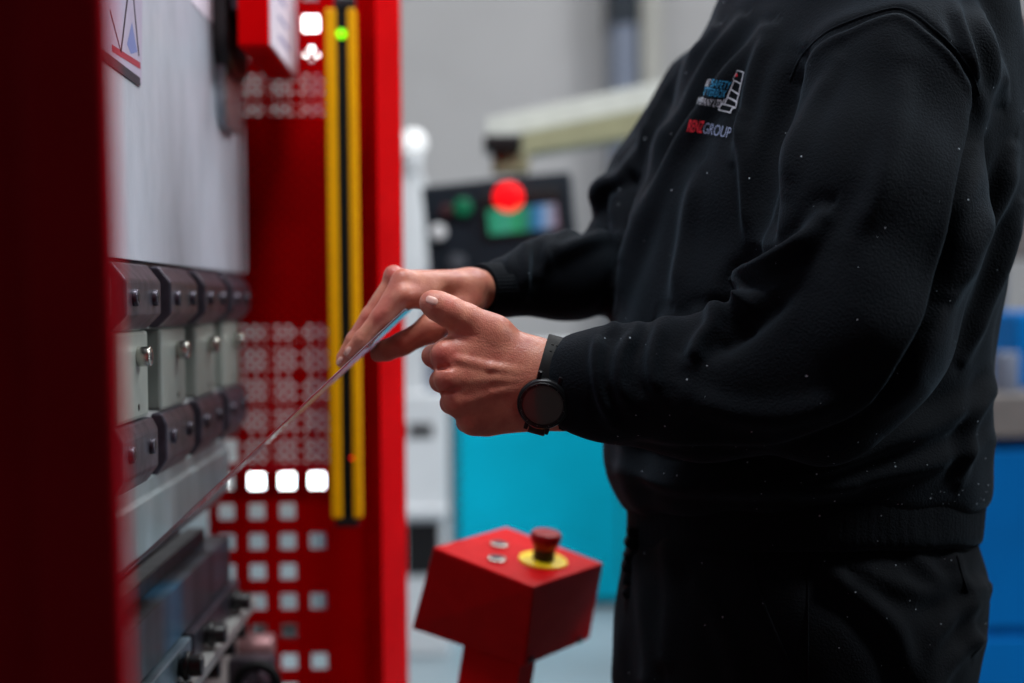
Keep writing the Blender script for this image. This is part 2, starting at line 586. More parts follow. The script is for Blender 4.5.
t = thing('tool_shelf', 'dark brown wall shelf unit above the blue bench', 'shelf', ((c0.x + c1.x) / 2, Y, 0))
obj('shelf_board', box((c0.x, Y, c1.z), (c1.x, Y + 0.3, c0.z), 0.005), BROWN, t)
c0, c1 = at(1006, 182, Y), at(1180, 255, Y)
obj('shelf_back', box((c0.x, Y + 0.1, c1.z), (c1.x, Y + 0.3, c0.z), 0.005), WOOD, t)
obj('shelf_post', box((c1.x - 0.06, Y + 0.05, 0), (c1.x, Y + 0.35, c0.z + 0.1), 0.004), PIPE, t)
obj('shelf_post', box((c0.x, Y + 0.12, 0), (c0.x + 0.05, Y + 0.28, c0.z + 0.1), 0.004), PIPE, t)

# pedestal with emergency stop
def solve_box(N, pa, pb, pc):
    D = [1.78, 1.80, 1.76]
    def g(D):
        e = [at(*p, d) - N for p, d in zip((pa, pb, pc), D)]
        return np.array([e[0].dot(e[1]), e[1].dot(e[2]), e[0].dot(e[2])])
    D = np.array([1.84, 1.86, 1.80])
    for _ in range(60):
        r = g(D); J = np.zeros((3, 3))
        for i in range(3):
            d2 = D.copy(); d2[i] += 1e-4
            J[:, i] = (g(d2) - r) / 1e-4
        D = D - 0.7 * np.linalg.solve(J, r)
    return [at(*p, float(d)) - N for p, d in zip((pa, pb, pc), D)], D


N = at(533, 587, 1.75)
(e1, e2, e3), DD = solve_box(N, (433, 547), (604, 563), (523, 668))
print('pedestal box edges', e1.length, e2.length, e3.length, DD)
ped = thing('control_pedestal', 'red tilted control box on a red post with an emergency stop button', 'control box', (N.x, N.y + 0.1, 0))
R3 = Matrix((e1.normalized(), e2.normalized(), -e3.normalized())).transposed()
if R3.determinant() < 0:
    print('flip')
M4 = R3.to_4x4(); M4.translation = N
L1, L2, L3 = e1.length, e2.length, e3.length
Yn, Yl, Yr = 1.75, float(DD[0]), float(DD[1])
dY = 0.055
tp_ = [N, at(433, 547, Yl), N + e1 + e2, at(604, 563, Yr)]
lo_ = [at(524, 667, Yn + dY), at(411, 629, Yl + dY), Vector(), at(590, 639, Yr + dY)]
lo_[2] = lo_[1] + lo_[3] - lo_[0]
bm = B()
v0 = [bm.verts.new(p) for p in tp_]; v1 = [bm.verts.new(p) for p in lo_]
bm.faces.new(v0); bm.faces.new(v1[::-1])
for i in range(4): bm.faces.new((v0[i], v0[(i + 1) % 4], v1[(i + 1) % 4], v1[i]))
bmesh.ops.recalc_face_normals(bm, faces=bm.faces[:])
bmesh.ops.bevel(bm, geom=bm.edges[:], offset=0.003, segments=3, profile=0.5, affect='EDGES')
obj('housing', bm, BOXRED, ped)
def pl(u, v, w=0.0):
    return M4 @ Vector((u * L1, v * L2, w))
nrm = (M4.to_3x3() @ Vector((0, 0, 1))).normalized()
def onbox(px, py):
    d = FWD * F + RT * (px - 512.0) - UP * (py - 341.5)
    k = (N - CAM).dot(nrm) / d.dot(nrm)
    return CAM + d * k


if nrm.z < 0: nrm = -nrm
for px, py in ((499, 546), (496.5, 560.5)):
    c = onbox(px, py)
    pbm = addcyl(B(), c - nrm * 0.002, c + nrm * 0.004, 0.0125, bev=0.001)
    b_ = obj('push_button', pbm, CHROME, ped, True)
    obj('button_cap', addcyl(B(), c + nrm * 0.003, c + nrm * 0.0055, 0.0088, bev=0.001), DSTEEL, b_, True)
c = onbox(543, 561)
obj('yellow_collar', addcyl(B(), c - nrm * 0.001, c + nrm * 0.003, 0.032, bev=0.001, seg=40), YEL2, ped, True)
bm = addcyl(B(), c, c + nrm * 0.026, 0.0145, 0.014)
obj('stop_stem', bm, BLACKP, ped, True)
STOPRED = mat('stop_button_red', srgb(150, 8, 16), 0.4, spec=0.2)
bm = B()
prof = [(0.0145, 0.018), (0.0175, 0.024), (0.0205, 0.032), (0.0205, 0.036), (0.018, 0.0395), (0.010, 0.041), (0.0, 0.0412)]
sx = nrm.orthogonal().normalized(); sy = nrm.cross(sx)
rings = []
for r, h in prof:
    rings.append([bm.verts.new(c + nrm * h + (sx * math.cos(a) + sy * math.sin(a)) * max(r, 1e-4)) for a in [2 * PI * k / 32 for k in range(32)]])
for i in range(len(rings) - 1):
    for k in range(32):
        bm.faces.new((rings[i][k], rings[i][(k + 1) % 32], rings[i + 1][(k + 1) % 32], rings[i + 1][k]))
bm.faces.new(rings[0][::-1])
obj('stop_button', bm, STOPRED, ped, True)
fx = e1.cross(e3).normalized()
e1n, e2n, dn = e1.normalized(), e2.normalized(), e3.normalized()
for u in (0.08, 0.78):
    p = N + (tp_[3] - N) * u + (lo_[0] - N) * 0.93
    out = (tp_[3] - N).cross(lo_[0] - N).normalized()
    out = out if out.y < 0 else -out
    obj('housing_screw', addcyl(B(), p - out * 0.001, p + out * 0.003, 0.0045, bev=0.001), DSTEEL, ped, True)
dn = Vector((-0.17, 0.06, -1)).normalized()
bl = lambda u, v: lo_[0] + (lo_[1] - lo_[0]) * u + (lo_[3] - lo_[0]) * v
bm = B()
q = [bl(0.05, 0.03), bl(0.54, 0.03), bl(0.54, 0.26), bl(0.05, 0.26)]
v0 = [bm.verts.new(p - dn * 0.004) for p in q]; v1 = [bm.verts.new(p + dn * ((p.z - 0.012) / -dn.z)) for p in q]
bm.faces.new(v0); bm.faces.new(v1[::-1])
for i in range(4): bm.faces.new((v0[i], v0[(i + 1) % 4], v1[(i + 1) % 4], v1[i]))
obj('post', bm, BOXRED, ped)
fc = sum((v for v in [p + dn * ((p.z - 0.012) / -dn.z) for p in q]), Vector()) / 4
obj('base_plate', box((fc.x - 0.12, fc.y - 0.12, 0), (fc.x + 0.12, fc.y + 0.12, 0.014), 0.004), BOXRED, ped)
# ------------------------------------------------------------------ press brake
H = CAM.z


def Z(r):
    return H + r


# ram plate with a rounded lower far corner
XF = -0.352
ram = thing('machine_ram', 'large grey painted steel ram plate filling the upper left of the press brake', 'machine part', (XF - 0.05, 1.5, Z(0.045)))
y0, y1, z0, z1 = 0.84, 2.262, Z(0.046), 2.35
poly = [(y0, z0), (y1 - 0.012, z0)]
poly += [(y1 - 0.012 + 0.012 * math.sin(a), z0 + 0.012 - 0.012 * math.cos(a)) for a in [PI / 2 * k / 5 for k in range(1, 6)]]
poly += [(y1, z1), (y0, z1)]
bm = prism([Vector((XF - 0.09, y, z)) for y, z in poly], (0.09, 0, 0))
obj('ram_plate', bm, GREY, ram)
obj('lower_rail', box((XF - 0.075, y0, Z(0.028)), (XF - 0.006, 2.2, Z(0.0465)), 0.003), DSTEEL, ram)
# black bar stands for a shaded slot, its reflected light painted as a foot
p0, p1 = at(224, 0, 2.05), at(243, 0, 2.14)
a = at(236, 82, 2.1); b = at(243, 134, 2.1)
gd = thing('ram_slot_bar', 'black rounded bar standing for a shaded slot in the ram plate next to the red box', 'slot stand-in', (XF + 0.01, 2.1, a.z))
bm = B()
yc0, yc1 = 1.985, 2.165
pts = [(yc0, 2.3), (yc1, 2.3)]
r = 0.05
zb = a.z
n = 8
pts += [(yc1 - r + r * math.cos(t), zb + r - r * math.sin(t)) for t in [PI / 2 * k / n for k in range(n + 1)]]
pts += [(yc0 + r - r * math.sin(t), zb + r - r * math.cos(t)) for t in [PI / 2 * k / n for k in range(n + 1)]]
obj('rail', prism([Vector((XF, y, z)) for y, z in pts], (0.022, 0, 0), 0.004), BLACKP, gd)  # stands for the shade inside a slot cut in the plate
zc = b.z
pts = [(yc0 + 0.02, zb + 0.06), (yc1 - 0.02, zb + 0.06)]
r = 0.04
pts += [(yc1 - 0.02 - r + r * math.cos(t), zc + r - r * math.sin(t)) for t in [PI / 2 * k / n for k in range(n + 1)]]
pts += [(yc0 + 0.02 + r - r * math.sin(t), zc + r - r * math.cos(t)) for t in [PI / 2 * k / n for k in range(n + 1)]]
obj('slot_glint', prism([Vector((XF, y, z)) for y, z in pts], (0.014, 0, 0), 0.004), STEEL, gd)  # pale plate stands for light reflected at the slot's lower end
for zz in (1.90, 1.545):
    obj('slot_bar_bolt', hexbolt(B(), (XF + 0.022, 2.075, zz), (1, 0, 0), 0.009, 0.006), DSTEEL, gd, True)

# safety sign stuck on the plate, top near corner; a second sheet beyond it
def face(px, py, X=XF):
    d = FWD * F + RT * (px - 512.0) - UP * (py - 341.5)
    return CAM + d * ((X - CAM.x) / d.x)


def decal_quad(bm, q, off):
    bm.faces.new([bm.verts.new(p + Vector((off, 0, 0))) for p in q])


def slab(q, th):
    bm = B()
    addprism(bm, q, (th, 0, 0))
    return bm


sg = [face(84, -120), face(142, -140), face(140.5, 84), face(84, 42)]
sign = thing('warning_sign', 'white safety sticker with a triangle pictogram near the top of the grey ram plate', 'sign', sg[3])
obj('sign_sheet', slab(sg, 0.0012), mat('lilac_sticker_paper', srgb(168, 160, 182), 0.4, var=0.05), sign)
def on_sign(px, py):
    return face(px, py, XF + 0.0014)


def ribbon(bm, pts, w, X):
    """flat printed stroke lying in a plane x = X"""
    for i in range(len(pts) - 1):
        a, b = pts[i], pts[i + 1]
        d = (b - a).normalized(); nn = Vector((0, -d.z, d.y)) * w / 2
        bm.faces.new([bm.verts.new(p) for p in (a + nn, b + nn, b - nn, a - nn)])


bm = B()
ribbon(bm, [on_sign(84, 40.5), on_sign(140.3, 82.5)], 0.010, 0)
ribbon(bm, [on_sign(121, 52), on_sign(131, -30), on_sign(139, 56)], 0.005, 0)
ribbon(bm, [on_sign(110, 10), on_sign(121, 52)], 0.003, 0)
obj('pictogram', bm, INK, sign)
bm = B()
ribbon(bm, [on_sign(112, 48), on_sign(140.5, 66)], 0.007, 0)
obj('red_rule', bm, INKR, sign)
bm = B()
bm.faces.new([bm.verts.new(on_sign(*p)) for p in ((127, 44), (132, 22), (137.5, 52), (131, 54))])
obj('hand_symbol', bm, INKB, sign)
q = [face(190, -60), face(216, -75), face(216, 28), (face(191, 2))]
o = obj('notice_sheet', slab(q, 0.001), PAPER)
tag(o, 'plain white notice sheet on the ram plate beside the black slot bar', 'sign')
bm = B()

# red junction box high up at the far end
X0, X1 = at(237.5, 40, 1.95).x, at(269, 40, 1.95).x
zb = at(250, 47, 1.95).z
jb = thing('junction_box', 'red electrical box with white label plate fixed high beside the ram', 'electrical box', ((X0 + X1) / 2, 2.07, zb))
obj('box_shell', box((X0, 1.95, zb), (X1, 2.25, zb + 0.26), 0.004), RED, jb)
obj('label_plate', box((X1, 1.956, zb + 0.004), (X1 + 0.0025, 2.244, zb + 0.25)), PAPER, jb)
bm = B()
for i in range(7):
    zz = zb + 0.03 + i * 0.028
    ribbon(bm, [Vector((X1 + 0.0028, 2.03, zz)), Vector((X1 + 0.0028, 2.15 - 0.02 * (i % 3), zz))], 0.006, 0)
obj('label_print', bm, INKB, jb)
obj('bracket', box((XF + 0.0225, 2.0, zb + 0.06), (X0 + 0.002, 2.16, zb + 0.2), 0.003), DSTEEL, jb)

# upper clamps, four alike
XC = -0.33
def clamp_profile(top, bot, xback, xfront, ch_top, ch_bot):
    return [(xback, top), (xback + 0.012, top), (xfront, top - ch_top), (xfront, bot + ch_bot), (xfront - 0.016, bot), (xback, bot)]


def make_clamp(name, label, y, ylen, top, bot, ch_top, ch_bot, xfront, group, zs):
    t = thing(name, label, 'clamp', (xfront, y, Z(bot)), group)
    prof = clamp_profile(Z(top), Z(bot), XF - 0.004, xfront, ch_top, ch_bot)
    bm = prism([Vector((x, y, z)) for x, z in prof], (0, ylen, 0), 0.0025)
    obj('clamp_body', bm, DSTEEL, t)
    for u in (0.2, 0.78):
        c = Vector((xfront, y + ylen * u, Z(zs)))
        s = obj('screw', addcyl(B(), c - Vector((0.002, 0, 0)), c + Vector((0.005, 0, 0)), 0.0090, 0.0084, bev=0.0015), DSTEEL, t, True)
        obj('hex_socket', addcyl(B(), c + Vector((0.0046, 0, 0)), c + Vector((0.0054, 0, 0)), 0.0048, seg=6), BLACKP, s)
    return t


UPL = ['upper black clamp block nearest the red guard, over the first pale adapter', 'second upper black clamp block counting from the near red guard',
       'third upper black clamp block counting from the near red guard', 'farthest upper black clamp block, at the end by the red mesh panel']
LOL = ['lower black clamp block nearest the red guard, above the grey punch bar', 'second lower black clamp block counting from the near red guard',
       'third lower black clamp block counting from the near red guard', 'farthest lower black clamp block, at the end by the red mesh panel']
u0 = make_clamp('clamp_block', UPL[0], 1.378, 0.153, 0.041, -0.027, 0.018, 0.016, XC, 'upper tool clamps', 0.006)
l0 = make_clamp('clamp_block', LOL[0], 1.385, 0.158, -0.122, -0.196, 0.012, 0.022, -0.338, 'lower tool clamps', -0.150)
for i in range(1, 4):
    c = copy_tree(u0, WL[u0] + Vector((0, 0.205 * i, 0))); c['label'] = UPL[i]
    c = copy_tree(l0, WL[l0] + Vector((0, 0.203 * i, 0))); c['label'] = LOL[i]
c = copy_tree(u0, WL[u0] - Vector((0, 0.205, 0))); c['label'] = 'upper black clamp block half hidden behind the blurred red guard'
c = copy_tree(l0, WL[l0] - Vector((0, 0.203, 0))); c['label'] = 'lower black clamp block half hidden behind the blurred red guard'

# pale adapter blocks between the clamp rows
ADM = mat('pale_grey_adapter_paint', srgb(132, 138, 132), 0.45, metal=0.1, var=0.15, scale=14, bump=0.1, bscale=60)
ADL = ['pale grey adapter block between the first pair of black clamps', 'pale grey adapter block between the second pair of black clamps',
       'pale grey adapter block between the third pair of black clamps', 'pale grey adapter block at the far end beside the red mesh panel']
def make_adapter(label, y):
    t = thing('adapter_block', label, 'adapter block', (-0.36, y, Z(-0.155)), 'tool adapters')
    obj('adapter_plate', box((-0.40, y, Z(-0.1205)), (-0.346, y + 0.135, Z(-0.0285)), 0.004), ADM, t)
    obj('stepped_edge', box((-0.40, y + 0.135, Z(-0.1205)), (-0.362, y + 0.178, Z(-0.0285)), 0.003), ADM, t)
    c = Vector((-0.346, y + 0.088, Z(-0.055)))
    s = obj('cap_screw', addcyl(B(), c - Vector((0.002, 0, 0)), c + Vector((0.014, 0, 0)), 0.0105, 0.0105, bev=0.002), CHROME, t, True)
    obj('hex_socket', addcyl(B(), c + Vector((0.0136, 0, 0)), c + Vector((0.0144, 0, 0)), 0.005, seg=6), BLACKP, s)
    c = Vector((-0.346, y + 0.088, Z(-0.108)))
    obj('small_hole', addcyl(B(), c - Vector((0.002, 0, 0)), c + Vector((0.0006, 0, 0)), 0.0035), BLACKP, t)
    return t


a0 = make_adapter(ADL[0], 1.402)
for i in range(1, 4):
    c = copy_tree(a0, WL[a0] + Vector((0, 0.2 * i, 0))); c['label'] = ADL[i]
c = copy_tree(a0, WL[a0] - Vector((0, 0.2, 0))); c['label'] = 'pale grey adapter block half hidden by the blurred red guard'

# punch bar
PB = mat('punch_steel', srgb(150, 164, 168), 0.36, metal=0.55, var=0.22, scale=16, stretch=(1, 1, 0.3), bump=0.08, bscale=150)
xf = -0.345
prof = [(xf - 0.05, Z(-0.19)), (xf - 0.005, Z(-0.19)), (xf - 0.005, Z(-0.205)), (xf, Z(-0.209)), (xf, Z(-0.262)), (-0.370, Z(-0.288)), (-0.376, Z(-0.288)), (xf - 0.05, Z(-0.25))]
o = obj('punch_bar', prism([Vector((x, 1.0, z)) for x, z in prof], (0, 1.03, 0), 0.0015), PB)
tag(o, 'long bluish grey steel punch bar clamped under the lower clamp row', 'press tool')

# lower tooling
xd = -0.372
prof = [(xd, Z(-0.312)), (xd, Z(-0.3315)), (xd - 0.06, Z(-0.3315)), (xd - 0.06, Z(-0.312)), (xd - 0.036, Z(-0.312)), (xd - 0.03, Z(-0.324)), (xd - 0.024, Z(-0.312))]
DIE = mat('dark_die_steel', srgb(44, 42, 48), 0.36, metal=0.7, var=0.25, scale=20, stretch=(1, 2, 0.3))
o = obj('bending_die', prism([Vector((x, 1.0, z)) for x, z in prof], (0, 0.98, 0), 0.0012), DIE)
tag(o, 'dark steel vee die rail directly below the sheet metal', 'press tool')
xh = -0.347
HOLD = mat('die_holder_steel', srgb(84, 92, 104), 0.34, metal=0.6, var=0.35, scale=9, stretch=(1, 1.6, 0.12), col2=srgb(48, 45, 50))
# one blue patch across the holder, fading along its length
nt = HOLD.node_tree
bs = nt.nodes['Principled BSDF']
src = bs.inputs['Base Color'].links[0].from_socket
tc = nt.nodes.new('ShaderNodeTexCoord'); sp = nt.nodes.new('ShaderNodeSeparateXYZ')
nt.links.new(tc.outputs['Object'], sp.inputs[0])
s1 = nt.nodes.new('ShaderNodeMath'); s1.operation = 'SUBTRACT'; s1.inputs[1].default_value = 0.30
nt.links.new(sp.outputs[1], s1.inputs[0])
s2 = nt.nodes.new('ShaderNodeMath'); s2.operation = 'ABSOLUTE'; nt.links.new(s1.outputs[0], s2.inputs[0])
mr = nt.nodes.new('ShaderNodeMapRange'); mr.inputs[1].default_value = 0.012; mr.inputs[2].default_value = 0.075; mr.inputs[3].default_value = 0.6; mr.inputs[4].default_value = 0
nt.links.new(s2.outputs[0], mr.inputs[0])
mx = nt.nodes.new('ShaderNodeMix'); mx.data_type = 'RGBA'; mx.inputs[7].default_value = srgb(30, 130, 175)
nt.links.new(mr.outputs[0], mx.inputs[0]); nt.links.new(src, mx.inputs[6]); nt.links.new(mx.outputs[2], bs.inputs['Base Color'])
o = obj('die_holder', box((xh - 0.11, 1.0, Z(-0.396)), (xh, 2.035, Z(-0.332)), 0.002), HOLD, base=(xh, 1.35, Z(-0.396)))
tag(o, 'bluish steel die holder rail with a blue patch, below the dark die', 'press tool')
for i, (ya, yb, lb) in enumerate(((1.0, 1.345, 'short steel clamp plate nearest the red guard, under the die holder'), (1.36, 1.70, 'middle steel clamp plate under the die holder, between two black knobs'),
                                  (1.715, 2.05, 'farthest dark clamp plate under the die holder, by the red perforated guard'))):
    t = thing('clamp_plate', lb, 'clamp', (-0.337, (ya + yb) / 2, Z(-0.436)), 'die holder clamp plates')
    obj('plate_body', box((-0.42, ya, Z(-0.4345)), (-0.337, yb, Z(-0.398)), 0.002), BSTEEL if i < 2 else DSTEEL, t)
    for u in (0.22, 0.8):
        yy = ya + (yb - ya) * u
        c = Vector((-0.337, yy, Z(-0.416)))
        s = obj('knob', addcyl(B(), c - Vector((0.002, 0, 0)), c + Vector((0.026, 0, 0)), 0.0125, 0.0125, bev=0.002, seg=16), BLACKP, t, True)
        obj('knob_stem', addcyl(B(), c + Vector((0.004, 0, 0.0)), c + Vector((0.012, 0, 0)), 0.017, 0.017, bev=0.002, seg=16), BLACKP, s, True)
# table beam
LEDGE = mat('bare_ledge_steel', srgb(170, 170, 168), 0.4, metal=0.4, var=0.2, scale=18)
tb = thing('machine_table', 'pale lower table beam of the press brake with a bright steel ledge', 'machine part', (-0.4, 1.5, 0))
obj('ledge', box((-0.47, 0.98, Z(-0.452)), (-0.322, 2.11, Z(-0.4355)), 0.002), LEDGE, tb)
obj('beam_plate', box((-0.46, 0.9, Z(-0.9)), (-0.352, 2.2, Z(-0.4525)), 0.003), mat('pale_table_paint', srgb(170, 162, 160), 0.5, var=0.2, scale=7), tb)
obj('beam_foot', box((-0.6, 0.9, 0.0), (-0.36, 2.2, Z(-0.9)), 0.003), DRED, tb)
for yy in (1.5, 1.62, 1.74, 1.86, 1.98, 2.08):
    c = Vector((-0.352, yy, Z(-0.480)))
    obj('adjuster', addcyl(B(), c - Vector((0.002, 0, 0)), c + Vector((0.02, 0, 0)), 0.0125, 0.011, bev=0.002, seg=16), BLACKP, tb, True)
# round handwheel and pipe stub near the bottom
c = at(258, 683, 1.98)
t = thing('hand_wheel', 'dark round handwheel at the bottom edge beside the table beam', 'hand wheel', c)
bm = B()
ringp = [c + Vector((math.cos(a) * 0.028, -0.01, math.sin(a) * 0.028)) for a in [2 * PI * k / 28 for k in range(29)]]
addtube(bm, ringp, 0.0075, 10, caps=False)
obj('rim', bm, BLACKR, t, True)
obj('hub', cyl(c + Vector((0, -0.018, 0)), c + Vector((0, 0.1, 0)), 0.012), DSTEEL, t, True)
obj('spokes', addcyl(addcyl(B(), c + Vector((-0.028, -0.01, 0)), c + Vector((0.028, -0.01, 0)), 0.004), c + Vector((0, -0.01, -0.028)), c + Vector((0, -0.01, 0.028)), 0.004), DSTEEL, t, True)
obj('shaft_bracket', box((-0.3515, c.y + 0.05, c.z - 0.02), (c.x + 0.014, c.y + 0.09, c.z + 0.02), 0.003), DSTEEL, t)
c = at(266, 648, 2.13)
o = obj('spacer_sleeve', addcyl(B(), Vector((-0.351, c.y, c.z)), c + Vector((0.012, 0, 0)), 0.022, bev=0.003), mat('dusty_rose_metal', srgb(150, 110, 112), 0.45, metal=0.5, var=0.2), smooth=True)
tag(o, 'dull pinkish round sleeve sticking out above the handwheel', 'sleeve')

# ------------------------------------------------------------------ side guards
def holes_panel(bm, x0, x1, z0, z1, y, th, centres, s):
    """thin sheet with square holes: cells between sorted hole edges"""
    xs = sorted({x0, x1} | {c[0] - s for c in centres} | {c[0] + s for c in centres})
    zs = sorted({z0, z1} | {c[1] - s for c in centres} | {c[1] + s for c in centres})
    xs = [x for x in xs if x0 <= x <= x1]; zs = [z for z in zs if z0 <= z <= z1]
    def hole(cx, cz):
        return any(abs(cx - c[0]) < s and abs(cz - c[1]) < s for c in centres)
    V = {}
    def v(i, j, k):
        if (i, j, k) not in V:
            V[(i, j, k)] = bm.verts.new((xs[i], y + k * th, zs[j]))
        return V[(i, j, k)]
    S = {(i, j): not hole((xs[i] + xs[i + 1]) / 2, (zs[j] + zs[j + 1]) / 2) for i in range(len(xs) - 1) for j in range(len(zs) - 1)}
    for (i, j), ok in S.items():
        if not ok: continue
        bm.faces.new((v(i, j, 0), v(i + 1, j, 0), v(i + 1, j + 1, 0), v(i, j + 1, 0)))
        bm.faces.new((v(i, j, 1), v(i, j + 1, 1), v(i + 1, j + 1, 1), v(i + 1, j, 1)))
        if not S.get((i - 1, j)): bm.faces.new((v(i, j, 0), v(i, j + 1, 0), v(i, j + 1, 1), v(i, j, 1)))
        if not S.get((i + 1, j)): bm.faces.new((v(i + 1, j, 0), v(i + 1, j, 1), v(i + 1, j + 1, 1), v(i + 1, j + 1, 0)))
        if not S.get((i, j - 1)): bm.faces.new((v(i, j, 0), v(i, j, 1), v(i + 1, j, 1), v(i + 1, j, 0)))
        if not S.get((i, j + 1)): bm.faces.new((v(i, j + 1, 0), v(i + 1, j + 1, 0), v(i + 1, j + 1, 1), v(i, j + 1, 1)))
    return bm


YG = 2.34
gx0, gx1 = at(205, 300, YG).x, at(366, 300, YG).x
guard = thing('side_guard', 'red perforated side guard with bright front post beyond the yellow light strip', 'machine guard', ((gx0 + gx1) / 2, YG, 0))
cs = []
for i in range(-2, 9):                      # rows counted from the bright row downwards
    for j, px in enumerate((226, 256.5, 287, 317)):
        py = 481 + 30.2 * i
        if (j == 3 and i in (1, 3, 5, 8)): continue
        c = at(px, py, YG)
        cs.append((round(c.x, 5), round(c.z, 5)))
xsn = [at(px, 481, YG).x for px in (226, 256.5, 287, 317)]
zs0 = at(287, 481, YG).z; pitch = (at(287, 481, YG) - at(287, 511.2, YG)).z
cs = []
for i in range(-16, 9):
    for j in range(4):
        if j == 3 and i in (1, 3, 5, 7): continue
        cs.append((xsn[j], zs0 - pitch * i))
zlow, zup = at(287, 465, YG).z, at(287, 62, YG).z
bm = holes_panel(B(), gx0, gx1, 0.35, zlow, YG, 0.003, [c for c in cs if c[1] < zlow], 0.0128)
obj('perforated_panel', bm, RED, guard)
bm = holes_panel(B(), gx0, gx1, zup, 2.2, YG, 0.003, [c for c in cs if c[1] > zup], 0.0128)
obj('perforated_panel', bm, RED, guard)
zmid0, zmid1 = at(287, 325, YG).z, at(287, 116, YG).z
for q0, q1 in ((zlow, zmid0), (zmid1, zup)):
    bm = holes_panel(B(), gx0, at(333, 300, YG).x, q0, q1, YG, 0.003, [c for c in cs if q0 < c[1] < q1], 0.0195)
    obj('perforated_panel', bm, RED, guard)
sx0 = at(333, 300, YG).x
obj('panel_stile', box((sx0, YG, zlow), (gx1, YG + 0.003, zup)), RED, guard)
obj('lower_panel', box((gx0, YG, 0.02), (gx1, YG + 0.003, 0.352)), RED, guard)
# fine mesh in front, from high up down to just above the bright row of holes
zt, zb = at(287, 36, YG).z, at(287, 463, YG).z
ym = YG - 0.02
mx0, mx1 = at(236, 300, ym).x, at(332, 300, ym).x
p = 0.0088
bm = B()
nx, nz = int((mx1 - mx0) / p), int((zt - zb) / p)
cache = {}
def gv(x, z):
    k = (round(x, 5), round(z, 5))
    if k not in cache: cache[k] = bm.verts.new((x, ym, z))
    return cache[k]


for i in range(nx):
    for j in range(nz):
        cx, cz = mx0 + (i + 0.5) * p, zb + (j + 0.5) * p
        s = p / 2
        cor = [(cx + s, cz + s), (cx - s, cz + s), (cx - s, cz - s), (cx + s, cz - s)]
        if (i + j) % 2:
            bm.faces.new([gv(*q) for q in cor]); continue
        d, c_ = 0.43 * p, 0.19 * p
        inn = [((cx + d, cz + c_), (cx + c_, cz + d)), ((cx - c_, cz + d), (cx - d, cz + c_)), ((cx - d, cz - c_), (cx - c_, cz - d)), ((cx + c_, cz - d), (cx + d, cz - c_))]
        for k in range(4):
            k2 = (k + 1) % 4
            bm.faces.new([gv(*q) for q in (cor[k], inn[k][1], inn[k][0])])
            bm.faces.new([gv(*q) for q in (cor[k], cor[k2], inn[k2][0], inn[k][1])])
fm = obj('fine_mesh', bm, RED, guard)
so = fm.modifiers.new('sheet', 'SOLIDIFY'); so.thickness = 0.0012; so.offset = 0
obj('mesh_frame', box((mx0 - 0.006, ym - 0.002, zb - 0.012), (mx1 + 0.006, ym + 0.004, zb), 0.001), DRED, guard)
zt2, zb2 = at(287, 116, YG + 0.03).z, at(287, 325, YG + 0.03).z
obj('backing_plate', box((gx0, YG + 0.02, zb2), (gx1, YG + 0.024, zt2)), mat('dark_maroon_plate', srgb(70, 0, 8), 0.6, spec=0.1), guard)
# front post: two folded faces
pp = [at(363, 300, 2.33), at(379, 300, 2.22), at(404, 300, 2.33), at(404, 300, 2.42), at(363, 300, 2.42)]
bm = prism([Vector((q.x, q.y, 0.0)) for q in pp], (0, 0, 2.35), 0.003)
obj('front_post', bm, RED, guard)

# near side guard, close to the lens
gx = at(104, 300, 0.72).x
ng = thing('side_guard', 'dark red side guard close up and blurred along the left edge', 'machine guard', (gx - 0.2, 0.74, 0))
ea, eb = at(109, 0, 0.715), at(130, 683, 0.715)          # its front edge leans a little
sl = (eb.x - ea.x) / (eb.z - ea.z)
def edge_x(z): return ea.x + (z - ea.z) * sl
def leaning(xo0, xo1, y0, y1, bev):
    q = [Vector((edge_x(0) + xo0, y0, 0)), Vector((edge_x(0) + xo1, y0, 0)), Vector((edge_x(2.3) + xo1, y0, 2.3)), Vector((edge_x(2.3) + xo0, y0, 2.3))]
    return prism(q, (0, y1 - y0, 0), bev)
obj('guard_plate', leaning(-0.55, -0.03, 0.723, 0.735, 0.002), DRED, ng)
obj('front_post', leaning(-0.045, 0, 0.712, 0.722, 0.003), DRED, ng)

# light curtain
YL = 2.16
x0, x1 = at(328.5, 300, YL).x, at(359, 300, YL).x
zt, zb = at(345, 8, YL).z, at(345, 519, YL).z
zcap = at(345, 528, YL).z
xa, xb = at(339.5, 300, YL).x, at(350.5, 300, YL).x
lc = thing('light_curtain', 'tall yellow safety light curtain with black centre strip and green indicator', 'light curtain', ((x0 + x1) / 2, YL + 0.02, zcap))
obj('yellow_profile', box((x0, YL, zb), (xa, YL + 0.03, zt), 0.003), YEL, lc)
obj('yellow_profile', box((xb, YL, zb), (x1, YL + 0.03, zt), 0.003), YEL, lc)
obj('lens_strip', box((xa, YL + 0.004, zb), (xb, YL + 0.028, zt)), mat('dark_lens', srgb(6, 14, 12), 0.5, spec=0.2), lc)
obj('end_cap', box((x0 + 0.006, YL + 0.004, zcap), (x1 - 0.006, YL + 0.028, zb), 0.003), BLACKP, lc)
obj('end_cap', box((xa - 0.003, YL + 0.002, zt), (xb + 0.012, YL + 0.028, zt + 0.018), 0.003), BLACKP, lc)
obj('top_bracket', box((xa - 0.004, YL + 0.002, zt + 0.018), (xb + 0.01, YL + 0.028, zt + 0.06), 0.003), PIPE, lc)
c = at(341.5, 34, YL + 0.003)
obj('green_indicator', addcyl(B(), c + Vector((0, 0.004, 0)), c + Vector((0, -0.002, 0)), 0.0075, bev=0.001), GLED, lc, True)
c = at(352, 458, YL + 0.003)
obj('red_indicator', addcyl(B(), c + Vector((0, 0.004, 0)), c + Vector((0, -0.002, 0)), 0.0022), RLED, lc, True)
obj('mounting_bracket', box((x0 + 0.01, YL + 0.03, 1.0), (x1 - 0.01, YL + 0.1, 1.04), 0.002), DSTEEL, lc)
